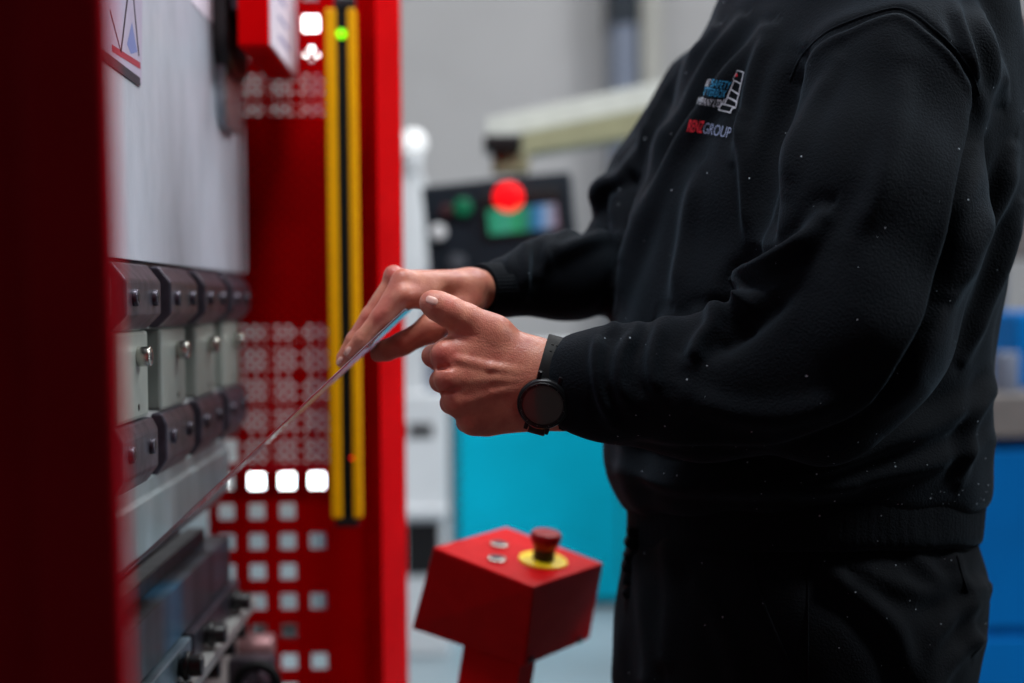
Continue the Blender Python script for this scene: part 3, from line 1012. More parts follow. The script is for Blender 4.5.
obj('mounting_bracket', box((x0 + 0.01, YL + 0.03, 1.55), (x1 - 0.01, YL + 0.1, 1.59), 0.002), DSTEEL, lc)

# added glow panels on an invented stand, to brighten the guard's holes
a, b = at(236, 471, 5.0), at(332, 491, 5.0)
t = thing('added_glow_stand', 'added glowing panels on a stand behind the red guard, brightening its holes', 'added glow', ((a.x + b.x) / 2, 5.06, 0))
pcx = at(313, 100, 5.0).x
obj('stand_base', box((pcx - 0.25, 5.0, 0), (pcx + 0.06, 5.2, 0.03), 0.008), BLACKP, t)
obj('stand_pole', cyl((pcx, 5.1, 0.02), (pcx, 5.1, at(313, 0, 5.0).z + 0.05), 0.016), PIPE, t, True)
for pa, pb in (((236, 471), (332, 491)), ((292, 10), (334, 54))):
    a, b = at(*pa, 5.0), at(*pb, 5.0)
    h_ = obj('glow_box', box((a.x - 0.02, 5.0, b.z - 0.015), (b.x + 0.02, 5.09, a.z + 0.015), 0.006), WHITE, t)
    obj('glow_face', box((a.x, 4.995, b.z), (b.x, 5.002, a.z), 0.0), GLOWW, h_)
# ------------------------------------------------------------------ the worker
def skin_material():
    M = mat('skin', srgb(200, 138, 118), 0.42, sss=0.12, spec=0.45)
    nt = M.node_tree
    b = nt.nodes['Principled BSDF']
    tc = nt.nodes.new('ShaderNodeTexCoord')
    n = nt.nodes.new('ShaderNodeTexNoise'); n.inputs['Scale'].default_value = 55; n.inputs['Detail'].default_value = 5
    nt.links.new(tc.outputs['Object'], n.inputs['Vector'])
    cr = nt.nodes.new('ShaderNodeValToRGB')
    cr.color_ramp.elements[0].position = 0.3; cr.color_ramp.elements[0].color = srgb(178, 100, 84)
    cr.color_ramp.elements[1].position = 0.72; cr.color_ramp.elements[1].color = srgb(206, 138, 112)
    nt.links.new(n.outputs[0], cr.inputs[0])
    at_ = nt.nodes.new('ShaderNodeAttribute'); at_.attribute_name = 'ruddy'
    mx = nt.nodes.new('ShaderNodeMix'); mx.data_type = 'RGBA'
    mx.inputs[7].default_value = srgb(196, 84, 78)
    nt.links.new(at_.outputs['Fac'], mx.inputs[0]); nt.links.new(cr.outputs[0], mx.inputs[6])
    nt.links.new(mx.outputs[2], b.inputs['Base Color'])
    v = nt.nodes.new('ShaderNodeTexVoronoi'); v.inputs['Scale'].default_value = 620
    nt.links.new(tc.outputs['Object'], v.inputs['Vector'])
    n2 = nt.nodes.new('ShaderNodeTexNoise'); n2.inputs['Scale'].default_value = 160; n2.inputs['Detail'].default_value = 6
    nt.links.new(tc.outputs['Object'], n2.inputs['Vector'])
    ad = nt.nodes.new('ShaderNodeMath'); ad.operation = 'MULTIPLY_ADD'; ad.inputs[1].default_value = 0.5
    nt.links.new(v.outputs[0], ad.inputs[0]); nt.links.new(n2.outputs[0], ad.inputs[2])
    bp = nt.nodes.new('ShaderNodeBump'); bp.inputs['Strength'].default_value = 0.35; bp.inputs['Distance'].default_value = 0.0012
    nt.links.new(ad.outputs[0], bp.inputs['Height']); nt.links.new(bp.outputs[0], b.inputs['Normal'])
    return M


def cloth_material(name, col, lint_lo, sheen=0.25):
    """dark knit with small pale flecks of lint"""
    M = mat(name, col, 0.85, spec=0.1, sheen=sheen)
    nt = M.node_tree
    b = nt.nodes['Principled BSDF']
    tc = nt.nodes.new('ShaderNodeTexCoord')
    v = nt.nodes.new('ShaderNodeTexVoronoi'); v.inputs['Scale'].default_value = 260; v.inputs['Randomness'].default_value = 1
    nt.links.new(tc.outputs['Object'], v.inputs['Vector'])
    lt = nt.nodes.new('ShaderNodeMath'); lt.operation = 'LESS_THAN'
    nt.links.new(v.outputs['Distance'], lt.inputs[0])
    sx = nt.nodes.new('ShaderNodeSeparateColor'); nt.links.new(v.outputs['Color'], sx.inputs[0])
    # how large a fleck may be: most cells none; the attribute 'lint' raises it
    at_ = nt.nodes.new('ShaderNodeAttribute'); at_.attribute_name = 'lint'
    th = nt.nodes.new('ShaderNodeMath'); th.operation = 'SUBTRACT'; th.inputs[0].default_value = lint_lo
    nt.links.new(at_.outputs['Fac'], th.inputs[1])
    gt = nt.nodes.new('ShaderNodeMath'); gt.operation = 'GREATER_THAN'
    nt.links.new(sx.outputs[0], gt.inputs[0]); nt.links.new(th.outputs[0], gt.inputs[1])
    ml = nt.nodes.new('ShaderNodeMath'); ml.operation = 'MULTIPLY'; ml.inputs[1].default_value = 0.26
    nt.links.new(sx.outputs[1], ml.inputs[0]); nt.links.new(ml.outputs[0], lt.inputs[1])
    an = nt.nodes.new('ShaderNodeMath'); an.operation = 'MULTIPLY'
    nt.links.new(gt.outputs[0], an.inputs[0]); nt.links.new(lt.outputs[0], an.inputs[1])
    mx = nt.nodes.new('ShaderNodeMix'); mx.data_type = 'RGBA'
    mx.inputs[6].default_value = col; mx.inputs[7].default_value = srgb(170, 180, 190)
    nt.links.new(an.outputs[0], mx.inputs[0]); nt.links.new(mx.outputs[2], b.inputs['Base Color'])
    n2 = nt.nodes.new('ShaderNodeTexNoise'); n2.inputs['Scale'].default_value = 420; n2.inputs['Detail'].default_value = 3
    nt.links.new(tc.outputs['Object'], n2.inputs['Vector'])
    bp = nt.nodes.new('ShaderNodeBump'); bp.inputs['Strength'].default_value = 0.6; bp.inputs['Distance'].default_value = 0.0015
    nt.links.new(n2.outputs[0], bp.inputs['Height']); nt.links.new(bp.outputs[0], b.inputs['Normal'])
    return M


SKIN = skin_material()
KNIT = cloth_material('black_fleece_knit', srgb(6, 10, 16), 0.987, 0.07)
RIB = cloth_material('black_rib_knit', srgb(5, 8, 13), 0.985, 0.05)
DENIM = cloth_material('black_trouser_cloth', srgb(6, 9, 14), 0.985, 0.03)

P = lambda px, py, Y: np.array(at(px, py, Y))
ANG = math.radians(20)
FX = np.array((-math.cos(ANG), -math.sin(ANG))); SX = np.array((math.sin(ANG), -math.cos(ANG)))
YB = 1.64                                             # depth of the body's axis


def loft(G, rows, b_rows, n=2.3, Yc=YB, yshift=None):
    """upright body of rows (photo height, front px, back px); b_rows (photo height, side half width)"""
    z = np.array([at(500, r[0], Yc).z for r in rows]); xf = np.array([at(r[1], r[0], Yc).x for r in rows]); xb = np.array([at(r[2], r[0], Yc).x for r in rows])
    o = np.argsort(z)
    zz = G.Z.ravel()
    def smooth_interp(q, a, v):
        h = 0.012
        return sum(np.interp(q + dd, a, v) for dd in (-2 * h, -h, 0, h, 2 * h)) / 5
    f = smooth_interp(zz, z[o], xf[o]); bk = smooth_interp(zz, z[o], xb[o])
    zb = np.array([at(500, r[0], Yc).z for r in b_rows]); ob = np.argsort(zb)
    bb = smooth_interp(zz, zb[ob], np.array([r[1] for r in b_rows])[ob])
    cx = (f + bk) / 2; h = (bk - f) / 2
    bb = np.minimum(bb, h / math.sin(ANG) * 0.9)
    a = np.sqrt(np.maximum(h ** 2 - (bb * math.sin(ANG)) ** 2, 1e-4)) / math.cos(ANG)
    cx, a, bb = (q.reshape(1, 1, -1).astype(np.float32) for q in (cx, a, bb))
    x = G.X - cx; y = G.Y - Yc
    u = x * FX[0] + y * FX[1]; v = x * SX[0] + y * SX[1]
    q = ((np.abs(u) / a) ** n + (np.abs(v) / bb) ** n) ** (1 / n)
    return (q - 1) * np.minimum(a, bb)


ROWS = [(r[0], r[1] + 4, r[2] - 13) for r in [(-330, 790, 945), (-190, 785, 965), (-120, 775, 985), (-60, 752, 976), (0, 722, 990), (60, 697, 1006), (120, 672, 1013), (200, 648, 1017), (260, 634, 1004), (300, 624, 996), (345, 616, 988), (380, 610, 987), (440, 606, 987), (480, 609, 986), (500, 617, 989), (514, 632, 983), (524, 640, 978), (560, 644, 975)]]
SIDE = [(-330, 0.06), (-190, 0.075), (-130, 0.10), (-90, 0.15), (-50, 0.19), (0, 0.205), (100, 0.215), (300, 0.215), (450, 0.21), (505, 0.20), (530, 0.18), (560, 0.175)]

# joints of the sleeves
LS, LE, LW = P(884, 108, 1.455), P(826, 372, 1.41), P(560, 386, 1.425)
RS, RE, RW = P(724, 104, 1.82), P(632, 262, 1.76), P(480, 290, 1.585)

# ---- sweatshirt
hS = 0.0032
G = Grid((at(440, 0, 1.5).x, 1.22, at(0, 570, 1.4).z - 0.03), (at(1060, 0, 1.9).x, 2.02, at(0, -170, 1.6).z), hS)
torso = loft(G, ROWS, SIDE)
def hemline(G, ye, yn):
    """height of a level line round the body: photo height ye at its edges, yn at its near side"""
    a_, b_ = at(800, ye, YB).z, at(800, yn, YB - 0.21).z
    return a_ + (b_ - a_) * (YB - G.Y) / 0.21
torso = smax(torso, hemline(G, 514, 520) - G.Z, 0.02)
zcut_hi = at(700, -150, YB).z
torso = smax(torso, G.Z - zcut_hi, 0.02)
# near arm
arm = rcone(G, LS, P(872, 215, 1.42), 0.094, 0.098)
arm = smin(arm, rcone(G, P(872, 215, 1.42), P(846, 330, 1.40), 0.098, 0.098), 0.05)
arm = smin(arm, rcone(G, P(846, 328, 1.40), P(806, 371, 1.40), 0.089, 0.076), 0.05)
arm = smin(arm, rcone(G, P(800, 378, 1.40), P(700, 390, 1.405), 0.075, 0.062), 0.04)
arm = smin(arm, rcone(G, P(700, 390, 1.405), P(610, 386, 1.415), 0.062, 0.052), 0.04)
arm = smin(arm, rcone(G, P(610, 386, 1.415), P(580, 385, 1.42), 0.052, 0.046), 0.03)
arm = smin(arm, ball(G, P(905, 66, 1.47), 0.075), 0.08)
# far arm
far = rcone(G, RS, P(672, 186, 1.82), 0.082, 0.076)
far = smin(far, rcone(G, P(672, 186, 1.82), RE, 0.078, 0.070), 0.04)
far = smin(far, rcone(G, P(640, 270, 1.76), P(560, 280, 1.68), 0.060, 0.047), 0.02)
far = smin(far, rcone(G, P(560, 278, 1.68), P(506, 288, 1.625), 0.046, 0.034), 0.03)
far = smin(far, ball(G, P(611, 196, 1.78), 0.032), 0.016)
d = smin(torso, arm, 0.022)
d = smin(d, far, 0.03)
V, Q = G.mesh(d)
V = relax(V, Q, 2)
N_ = vnormals(V, Q)
if ((V - V.mean(0)) * N_).sum() < 0:
    N_ = -N_; Q = Q[:, ::-1]
pv = proj(V)
view = (V - np.array(CAM)); view /= np.linalg.norm(view, axis=1, keepdims=True)
facing = np.clip(-(N_ * view).sum(1) * 2.5 + 0.5, 0, 1)

# folds: (points as seen, half width, height, groove share, deepest Y)
SEAM = [(790, 80), (799, 60), (812, 44), (828, 31), (848, 22), (870, 14), (896, 8), (914, 14), (931, 27), (947, 41), (961, 57), (972, 74), (980, 95), (984, 118), (984, 140)]
FOLDS = [
    (SEAM, 5, -0.004, 0.9, 1.6),
    ([(765, 31), (715, 100), (672, 168), (640, 245), (614, 325)], 8, 0.0095, 0.8, 1.9),
    ([(716, 31), (684, 75), (658, 120), (640, 170)], 7, 0.008, 0.7, 1.9),
    ([(742, 20), (706, 70), (672, 130), (650, 185), (630, 260)], 6, 0.0065, 0.7, 1.9),
    ([(700, 170), (684, 230), (676, 300)], 8, 0.004, 0.5, 1.9),
    ([(745, 118), (745, 170), (747, 240)], 7, 0.005, 0.6, 1.6),
    ([(776, 30), (757, 70), (745, 110), (735, 160)], 7, 0.005, 0.7, 1.6),
    ([(800, 56), (786, 92), (772, 150), (764, 205), (762, 250)], 10, -0.010, 0.3, 1.6),
    ([(822, 218), (802, 246), (778, 264), (756, 275), (745, 288), (748, 306)], 11, 0.012, 0.8, 1.55),
    ([(760, 300), (742, 312), (722, 318), (700, 317)], 9, 0.010, 0.7, 1.55),
    ([(790, 290), (764, 318), (738, 338), (716, 352)], 10, -0.006, 0.4, 1.55),
    ([(722, 322), (700, 340), (690, 362)], 9, 0.007, 0.6, 1.55),
    ([(668, 322), (655, 345), (652, 372), (660, 396)], 9, 0.006, 0.6, 1.55),
    ([(640, 328), (622, 352), (618, 380), (628, 408)], 8, 0.0055, 0.6, 1.55),
    ([(600, 332), (596, 362), (600, 395), (612, 424)], 7, 0.005, 0.6, 1.55),
    ([(690, 395), (730, 412), (790, 414), (850, 398)], 14, 0.005, 0.4, 1.55),
    ([(836, 60), (812, 110), (796, 150), (786, 190)], 10, 0.004, 0.4, 1.55),
    ([(905, 60), (898, 120), (880, 190), (850, 240)], 16, 0.004, 0.4, 1.55),
    ([(980, 92), (976, 154), (957, 246), (931, 328), (888, 402)], 9, -0.012, 0.2, 1.7),
    ([(1012, 150), (996, 205), (975, 250), (958, 296)], 8, 0.006, 0.7, 1.9),
    ([(1018, 205), (1003, 255), (988, 300), (965, 360)], 7, 0.006, 0.7, 1.9),
    ([(973, 0), (984, 30), (996, 62), (1003, 100)], 6, 0.006, 0.6, 1.9),
    ([(955, 0), (968, 40), (980, 90)], 6, 0.004, 0.6, 1.9),
    ([(998, 370), (975, 410), (962, 445), (955, 480)], 7, 0.005, 0.6, 1.9),
    ([(985, 395), (940, 420), (890, 440), (820, 470), (760, 482)], 12, 0.006, 0.5, 1.9),
    ([(985, 440), (930, 462), (870, 478), (800, 497)], 10, 0.005, 0.5, 1.9),
    ([(622, 470), (680, 486), (760, 490), (850, 487)], 10, 0.005, 0.5, 1.9),
    ([(930, 330), (890, 395), (850, 430), (775, 452), (700, 456), (640, 450)], 8, -0.006, 0.2, 1.6),
    # far sleeve
    ([(622, 236), (598, 240), (570, 250), (548, 262)], 8, 0.007, 0.7, 2.1),
    ([(588, 222), (566, 236), (548, 252), (540, 275)], 7, 0.006, 0.7, 2.1),
    ([(556, 232), (536, 248), (524, 268), (524, 296)], 7, 0.006, 0.6, 2.1),
    ([(530, 246), (512, 262), (506, 290)], 6, 0.004, 0.6, 2.1),
    ([(628, 180), (604, 192), (598, 212), (606, 228)], 8, -0.010, 0.3, 2.1),
    ([(655, 120), (634, 160), (612, 190)], 8, 0.006, 0.6, 2.1),
    ([(672, 115), (652, 165), (640, 215)], 8, 0.006, 0.6, 2.1),
]
disp = np.zeros(len(V))
for pts, wpx, amp, gr, ymax in FOLDS:
    poly = smooth_poly(pts, 6)
    lo = np.min(poly, 0) - 4 * wpx; hi = np.max(poly, 0) + 4 * wpx
    sel = np.where((pv[:, 0] > lo[0]) & (pv[:, 0] < hi[0]) & (pv[:, 1] > lo[1]) & (pv[:, 1] < hi[1]) & (V[:, 1] < ymax) & (facing > 0.02))[0]
    dd, side, tt = polydist(pv[sel], poly)
    s = dd * side / wpx
    env = np.clip(np.minimum(tt, 1 - tt) * 5, 0, 1); env = env * env * (3 - 2 * env)
    prof_ = np.exp(-s * s * 1.2) - gr * np.exp(-((s - 1.7) ** 2) * 1.1) * 0.8
    disp[sel] += 1.7 * amp * prof_ * (0.35 + 0.65 * env) * np.clip(1.2 - dd / (4 * wpx), 0, 1) * facing[sel]
# broad soft undulation of the loose cloth
def wob(V, fr, seed):
    r = np.random.default_rng(seed); o = np.zeros(len(V))
    for i in range(9):
        k = r.normal(size=3) * fr; o += np.sin(V @ k + r.uniform(0, 6.28)) / 9
    return o
disp += 0.008 * wob(V, 22, 3) + 0.004 * wob(V, 55, 5)
V = V + N_ * disp[:, None]
V = relax(V, Q, 1, 0.35)


def place(px, py, Y): return Vector(P(px, py, Y))


worker = thing('person', 'person in black sweatshirt and dark trousers feeding a metal sheet into the press brake', 'person', (at(800, 600, YB).x, YB, 0.0))


def pymesh(name, V, Q, m, parent, smooth=True):
    me = mesh_from(name, V, Q)
    me.polygons.foreach_set('use_smooth', np.ones(len(me.polygons), bool))
    return link_mesh(name, me, m, parent, None)


lint = np.zeros(len(V))
pv2 = proj(V)
for (cx, cy, rx, ry, s) in ((925, 498, 75, 16, 0.40), (850, 492, 60, 14, 0.22), (650, 425, 50, 18, 0.12), (735, 445, 70, 14, 0.14), (640, 350, 45, 30, 0.05), (880, 460, 100, 40, 0.04)):
    lint = np.maximum(lint, s * np.exp(-((pv2[:, 0] - cx) / rx) ** 2 - ((pv2[:, 1] - cy) / ry) ** 2))
sweat = pymesh('sweatshirt', V, Q, KNIT, worker)
at_ = sweat.data.attributes.new('lint', 'FLOAT', 'POINT'); at_.data.foreach_set('value', lint.astype(np.float32))
sweat['label'] = 'black fleece sweatshirt dusted with pale lint'
BV = BVHTree.FromPolygons([Vector(v) for v in V], [tuple(q) for q in Q])


def on_cloth(px, py, off=0.0008):
    d_ = (FWD * F + RT * (px - 512.0) - UP * (py - 341.5)).normalized()
    loc, nn, idx, dist = BV.ray_cast(CAM, d_)
    if loc is None: return None
    if nn.dot(d_) > 0: nn = -nn
    return loc + nn * off


# hem band
G2 = Grid((at(600, 0, 1.4).x - 0.05, 1.3, at(0, 565, 1.5).z - 0.02), (at(1000, 0, 1.9).x + 0.03, 1.98, at(0, 490, 1.6).z), 0.004)
HB = [(480, 632, 968), (505, 633, 966), (520, 635, 964), (552, 633, 962), (590, 633, 962)]
hem = loft(G2, HB, [(480, 0.2), (590, 0.2)])
hem = smax(hem, hemline(G2, 549, 553) - G2.Z, 0.012)
hem = smax(hem, G2.Z - hemline(G2, 496, 500), 0.012)
hv, hq = G2.mesh(hem)
hv = relax(hv, hq, 2)
hn = vnormals(hv, hq)
if ((hv - hv.mean(0)) * hn).sum() < 0: hn = -hn; hq = hq[:, ::-1]
angv = np.arctan2(hv[:, 1] - YB, hv[:, 0] - at(802, 530, YB).x)
hv = hv + hn * (0.0006 * np.sin(angv * 190) + 0.002 * wob(hv, 40, 8))[:, None]
ho = pymesh('hem_band', hv, hq, RIB, sweat)


def lathe_tube(bm, a, b, prof, seg=64, flat=None, k=1.0, rib=0.0, nrib=40):
    """open ended band: prof (t along a-b, radius); flat direction scaled by k"""
    a, b = Vector(a), Vector(b)
    ax = (b - a).normalized()
    s = Vector(flat) - ax * Vector(flat).dot(ax); s.normalize()
    w = ax.cross(s)
    rings = []
    for t, r in prof:
        c = a.lerp(b, t)
        rings.append([bm.verts.new(c + (s * math.cos(q) * k + w * math.sin(q)) * (r + rib * math.cos(q * nrib))) for q in [2 * PI * i / seg for i in range(seg)]])
    for i in range(len(rings) - 1):
        for j in range(seg):
            bm.faces.new((rings[i][j], rings[i][(j + 1) % seg], rings[i + 1][(j + 1) % seg], rings[i + 1][j]))
    return rings


# cuffs
bm = B()
cprof = [(0.02, 0.030), (0.0, 0.0405), (0.02, 0.0435), (0.12, 0.0445), (0.5, 0.046), (0.9, 0.0475), (1.0, 0.046), (1.0, 0.034)]
lathe_tube(bm, P(558, 386, 1.42), P(600, 386, 1.417), cprof, 160, (0, 1, 0), 0.86, 0.0006, 44)
obj('cuff', bm, RIB, sweat, True)
bm = B()
cprof = [(0.02, 0.018), (0.0, 0.0265), (0.03, 0.029), (0.15, 0.0298), (0.5, 0.031), (0.9, 0.0325), (1.15, 0.030), (1.15, 0.02)]
lathe_tube(bm, P(479, 290, 1.592), P(509, 289, 1.626), cprof, 160, (0.3, 1, 0), 1.0, 0.0003, 44)
obj('cuff', bm, RIB, sweat, True)

# shoulder seam piping
def cloth_line(name, pts, r, off, m, parent, n=8):
    L = [on_cloth(q[0], q[1], off) for q in smooth_poly(pts, n)]
    L = [p for p in L if p is not None]
    bm = addtube(B(), L, r, 8)
    return obj(name, bm, m, parent, True)


SEAM = [(790, 80), (799, 60), (812, 44), (828, 31), (848, 22), (870, 14), (896, 8), (914, 14), (931, 27), (947, 41), (961, 57), (972, 74), (980, 95), (984, 118), (984, 140)]
cloth_line('shoulder_seam', SEAM[:-2], 0.0018, -0.0009, KNIT, sweat)

# ---- embroidered lettering on the chest
THR_W = mat('white_thread', srgb(190, 194, 205), 0.7)
THR_G = mat('grey_blue_thread', srgb(130, 142, 175), 0.7)
THR_B = mat('blue_thread', srgb(30, 140, 190), 0.7)
THR_R = mat('red_thread', srgb(225, 20, 45), 0.7)


def text_shapes(s, bold=0.0):
    cu = bpy.data.curves.new('t', 'FONT'); cu.body = s; cu.size = 1.0; cu.offset = bold; cu.resolution_u = 3
    ob = bpy.data.objects.new('t', cu); COL.objects.link(ob)
    dg = bpy.context.evaluated_depsgraph_get()
    me = bpy.data.meshes.new_from_object(ob.evaluated_get(dg))
    bpy.data.objects.remove(ob); bpy.data.curves.remove(cu)
    return me


def embroider(name, s, m, bl, br, tl, bold=0.0, off=0.0018):
    """text whose box has bottom left bl, bottom right br and top left tl in the photo"""
    me = text_shapes(s, bold)
    co = np.array([v.co[:2] for v in me.vertices]); lo, hi = co.min(0), co.max(0)
    bm = bmesh.new(); bm.from_mesh(me)
    bmesh.ops.triangulate(bm, faces=bm.faces[:])
    for v in bm.verts:
        u, w_ = (v.co.x - lo[0]) / (hi[0] - lo[0]), (v.co.y - lo[1]) / (hi[1] - lo[1])
        px = bl[0] + (br[0] - bl[0]) * u + (tl[0] - bl[0]) * w_; py = bl[1] + (br[1] - bl[1]) * u + (tl[1] - bl[1]) * w_
        p = on_cloth(px, py, off)
        v.co = p if p is not None else Vector((0, 0, 0))
    bpy.data.meshes.remove(me)
    return obj(name, bm, m, sweat)


embroider('logo_lettering', 'E', THR_W, (706.2, 86.4), (710.0, 86.8), (708.6, 79.8), 0.0)
embroider('logo_lettering', 'SAFETY', THR_B, (711.2, 87.0), (729.5, 89.4), (713.8, 79.6), 0.0)
embroider('logo_lettering', 'TTERBOX', THR_B, (703.4, 95.4), (724.8, 98.0), (706.2, 87.6), 0.0)
embroider('logo_lettering', 'MPANY LTD', THR_W, (697.6, 104.6), (720.6, 107.6), (700.4, 97.4), 0.0)
embroider('logo_lettering', 'RENZ', THR_R, (687.6, 131.6), (702.4, 133.0), (690.6, 119.8), 0.015)
embroider('logo_lettering', 'GROUP', THR_G, (703.0, 133.2), (730.0, 139.2), (706.0, 122.4), -0.01)


def stitch(bm, pts, wd, off=0.0018):
    for i in range(len(pts) - 1):
        a, b = np.array(pts[i], float), np.array(pts[i + 1], float)
        d_ = (b - a) / np.linalg.norm(b - a); n_ = np.array((-d_[1], d_[0])) * wd / 2
        a = a - d_ * wd / 2; b = b + d_ * wd / 2
        n = max(1, int(np.linalg.norm(b - a) / 3))
        for k in range(n):
            a1, b1 = a + (b - a) * k / n, a + (b - a) * (k + 1) / n
            q = [on_cloth(*p, off) for p in (a1 + n_, b1 + n_, b1 - n_, a1 - n_)]
            if None in q: continue
            bm.faces.new([bm.verts.new(p) for p in q])


zz = lambda x, y: (680 + x / 7.5875, 60 + y / 7.589)
bm = B()
L1 = [zz(438, 82), zz(494, 96), zz(474, 186), zz(412, 160)]
stitch(bm, [L1[0], L1[1], L1[2]], 0.9)
stitch(bm, [zz(440, 82), zz(404, 150)], 0.5)
for (p, q, r, s) in (((414, 156), (472, 186), (456, 268), (388, 224)), ((388, 224), (456, 262), (440, 318), (366, 284)), ((366, 284), (440, 326), (430, 366), (344, 340))):
    stitch(bm, [zz(*p), zz(*q), zz(*r)], 0.95)
    stitch(bm, [zz(*p), zz(*s)], 0.9)
    stitch(bm, [zz(*s), zz(*r)], 0.95)
stitch(bm, [zz(344, 340), zz(318, 334), zz(300, 380), zz(388, 404), zz(402, 372), zz(430, 366)], 0.95)
stitch(bm, [zz(344, 300), zz(322, 345)], 0.6)
obj('logo_icon', bm, THR_W, sweat)
bm = B()
q = [on_cloth(*zz(430 + 11 * math.cos(a), 116 + 13 * math.sin(a)), 0.0016) for a in [2 * PI * k / 14 for k in range(14)]]
bm.faces.new([bm.verts.new(p) for p in q])
obj('logo_dot', bm, THR_R, sweat)

# ---- trousers
G3 = Grid((at(590, 0, 1.4).x - 0.04, 1.36, 0.03), (at(1010, 0, 1.9).x + 0.03, 1.93, at(0, 515, 1.6).z), 0.0065)
TR = [(500, 638, 956), (540, 636, 958), (556, 632, 966), (580, 626, 971), (605, 623, 971), (640, 622, 965), (665, 621, 956), (690, 622, 948), (740, 628, 940), (800, 640, 930)]
hip = loft(G3, TR, [(500, 0.175), (560, 0.195), (640, 0.2), (800, 0.19)])
hip = smax(hip, at(700, 720, YB).z - G3.Z, 0.05)
hip = smax(hip, G3.Z - hemline(G3, 528, 532), 0.012)
def leg(G, side, r0=0.108):
    s = np.array((SX[0], SX[1], 0)) * side
    c = np.array((at(790, 600, YB).x, YB, 0.0))
    top = c + s * 0.095 + np.array((0.0, 0, 0.80)); knee = c + s * 0.11 + np.array((-0.055, -0.01, 0.47)); ank = c + s * 0.12 + np.array((0.02, 0, 0.09))
    dd = rcone(G, top, knee, 0.112, 0.086, flat=(FX[0], FX[1], 0), k=1.22)
    return smin(dd, rcone(G, knee, ank, 0.084, 0.07), 0.04), ank
dL, aL = leg(G3, 1); dR, aR = leg(G3, -1)
tro = smin(smin(dL, dR, 0.01), hip, 0.06)
tro = smax(tro, 0.055 - G3.Z, 0.01)
tv, tq = G3.mesh(tro)
tv = relax(tv, tq, 2)
tn = vnormals(tv, tq)
if ((tv - tv.mean(0)) * tn).sum() < 0: tn = -tn; tq = tq[:, ::-1]
tp = proj(tv)
tf = np.clip(-(tn * (tv - np.array(CAM))).sum(1), 0, 1)
td = 0.004 * wob(tv, 30, 11) + 0.002 * wob(tv, 80, 12)
TF = [([(838, 580), (872, 606), (900, 640), (916, 690)], 13, 0.010), ([(985, 590), (950, 620), (930, 655), (925, 700)], 11, 0.008), ([(870, 575), (910, 590), (950, 592)], 10, 0.006),
      ([(640, 560), (648, 610), (650, 680)], 12, 0.007), ([(668, 545), (672, 600), (668, 660)], 10, 0.005), ([(955, 560), (970, 600), (972, 640)], 8, 0.005),
      ([(700, 590), (730, 640), (740, 700)], 14, 0.005), ([(975, 640), (950, 660), (930, 690)], 10, 0.009), ([(905, 545), (935, 575), (975, 585)], 8, 0.004)]
for pts, wpx, amp in TF:
    dd, side, tt = polydist(tp, smooth_poly(pts, 6))
    s = dd * side / wpx
    td += amp * (np.exp(-s * s * 1.2) - 0.5 * np.exp(-((s - 1.7) ** 2))) * np.clip(tf * 8, 0, 1) * (dd < 4 * wpx)
tv = tv + tn * td[:, None]
trs = pymesh('trousers', tv, tq, DENIM, worker)
at2 = trs.data.attributes.new('lint', 'FLOAT', 'POINT')
ll = 0.03 * np.exp(-((tp[:, 0] - 890) / 80) ** 2 - ((tp[:, 1] - 600) / 60) ** 2)
at2.data.foreach_set('value', ll.astype(np.float32))
BV_keep = BV
BV = BVHTree.FromPolygons([Vector(v) for v in tv], [tuple(q) for q in tq])
cloth_line('pocket_seam', [(753, 552), (756, 575), (762, 598), (772, 624), (786, 655), (802, 684), (815, 700)], 0.0013, 0.0003, DENIM, trs)
cloth_line('side_seam', [(808, 554), (808, 600), (808, 650), (809, 700)], 0.0010, 0.0003, DENIM, trs)
cloth_line('side_seam', [(957, 556), (962, 575), (968, 592)], 0.0010, 0.0003, DENIM, trs)
# frayed belt loops and tag ends at the front edge
bm = B()
for i, (px, py) in enumerate(((626, 526), (624, 538), (622, 550), (621, 562), (621, 574), (620, 586))):
    c = place(px + 8, py + 4, YB - 0.02)
    addbox(bm, (c.x - 0.008, c.y - 0.012, c.z - 0.007), (c.x + 0.006, c.y + 0.012, c.z + 0.004), 0.003, M=Matrix.Translation(c) @ Matrix.Rotation(0.5 * math.sin(i * 2.3), 4, 'Y') @ Matrix.Translation(-c))
obj('frayed_edge', bm, DENIM, trs)
BV = BV_keep
# boots
for a_, sd in ((aL, 1), (aR, -1)):
    Gb = Grid((a_[0] - 0.26, a_[1] - 0.16, -0.002), (a_[0] + 0.12, a_[1] + 0.12, 0.2), 0.006)
    toe = np.array((a_[0] + FX[0] * 0.17, a_[1] + FX[1] * 0.17, 0.035)); heel = np.array((a_[0] - FX[0] * 0.05, a_[1] - FX[1] * 0.05, 0.04))
    bt = rcone(Gb, heel, toe, 0.042, 0.045)
    bt = smin(bt, rcone(Gb, heel + np.array((0, 0, 0.03)), (a_[0], a_[1], 0.16), 0.046, 0.052), 0.03)
    bt = smax(bt, 0.003 - Gb.Z, 0.004)
    bv, bq = Gb.mesh(bt)
    bn = vnormals(bv, bq)
    if ((bv - bv.mean(0)) * bn).sum() < 0: bq = bq[:, ::-1]
    pymesh('boot', bv, bq, BLACKR, worker)
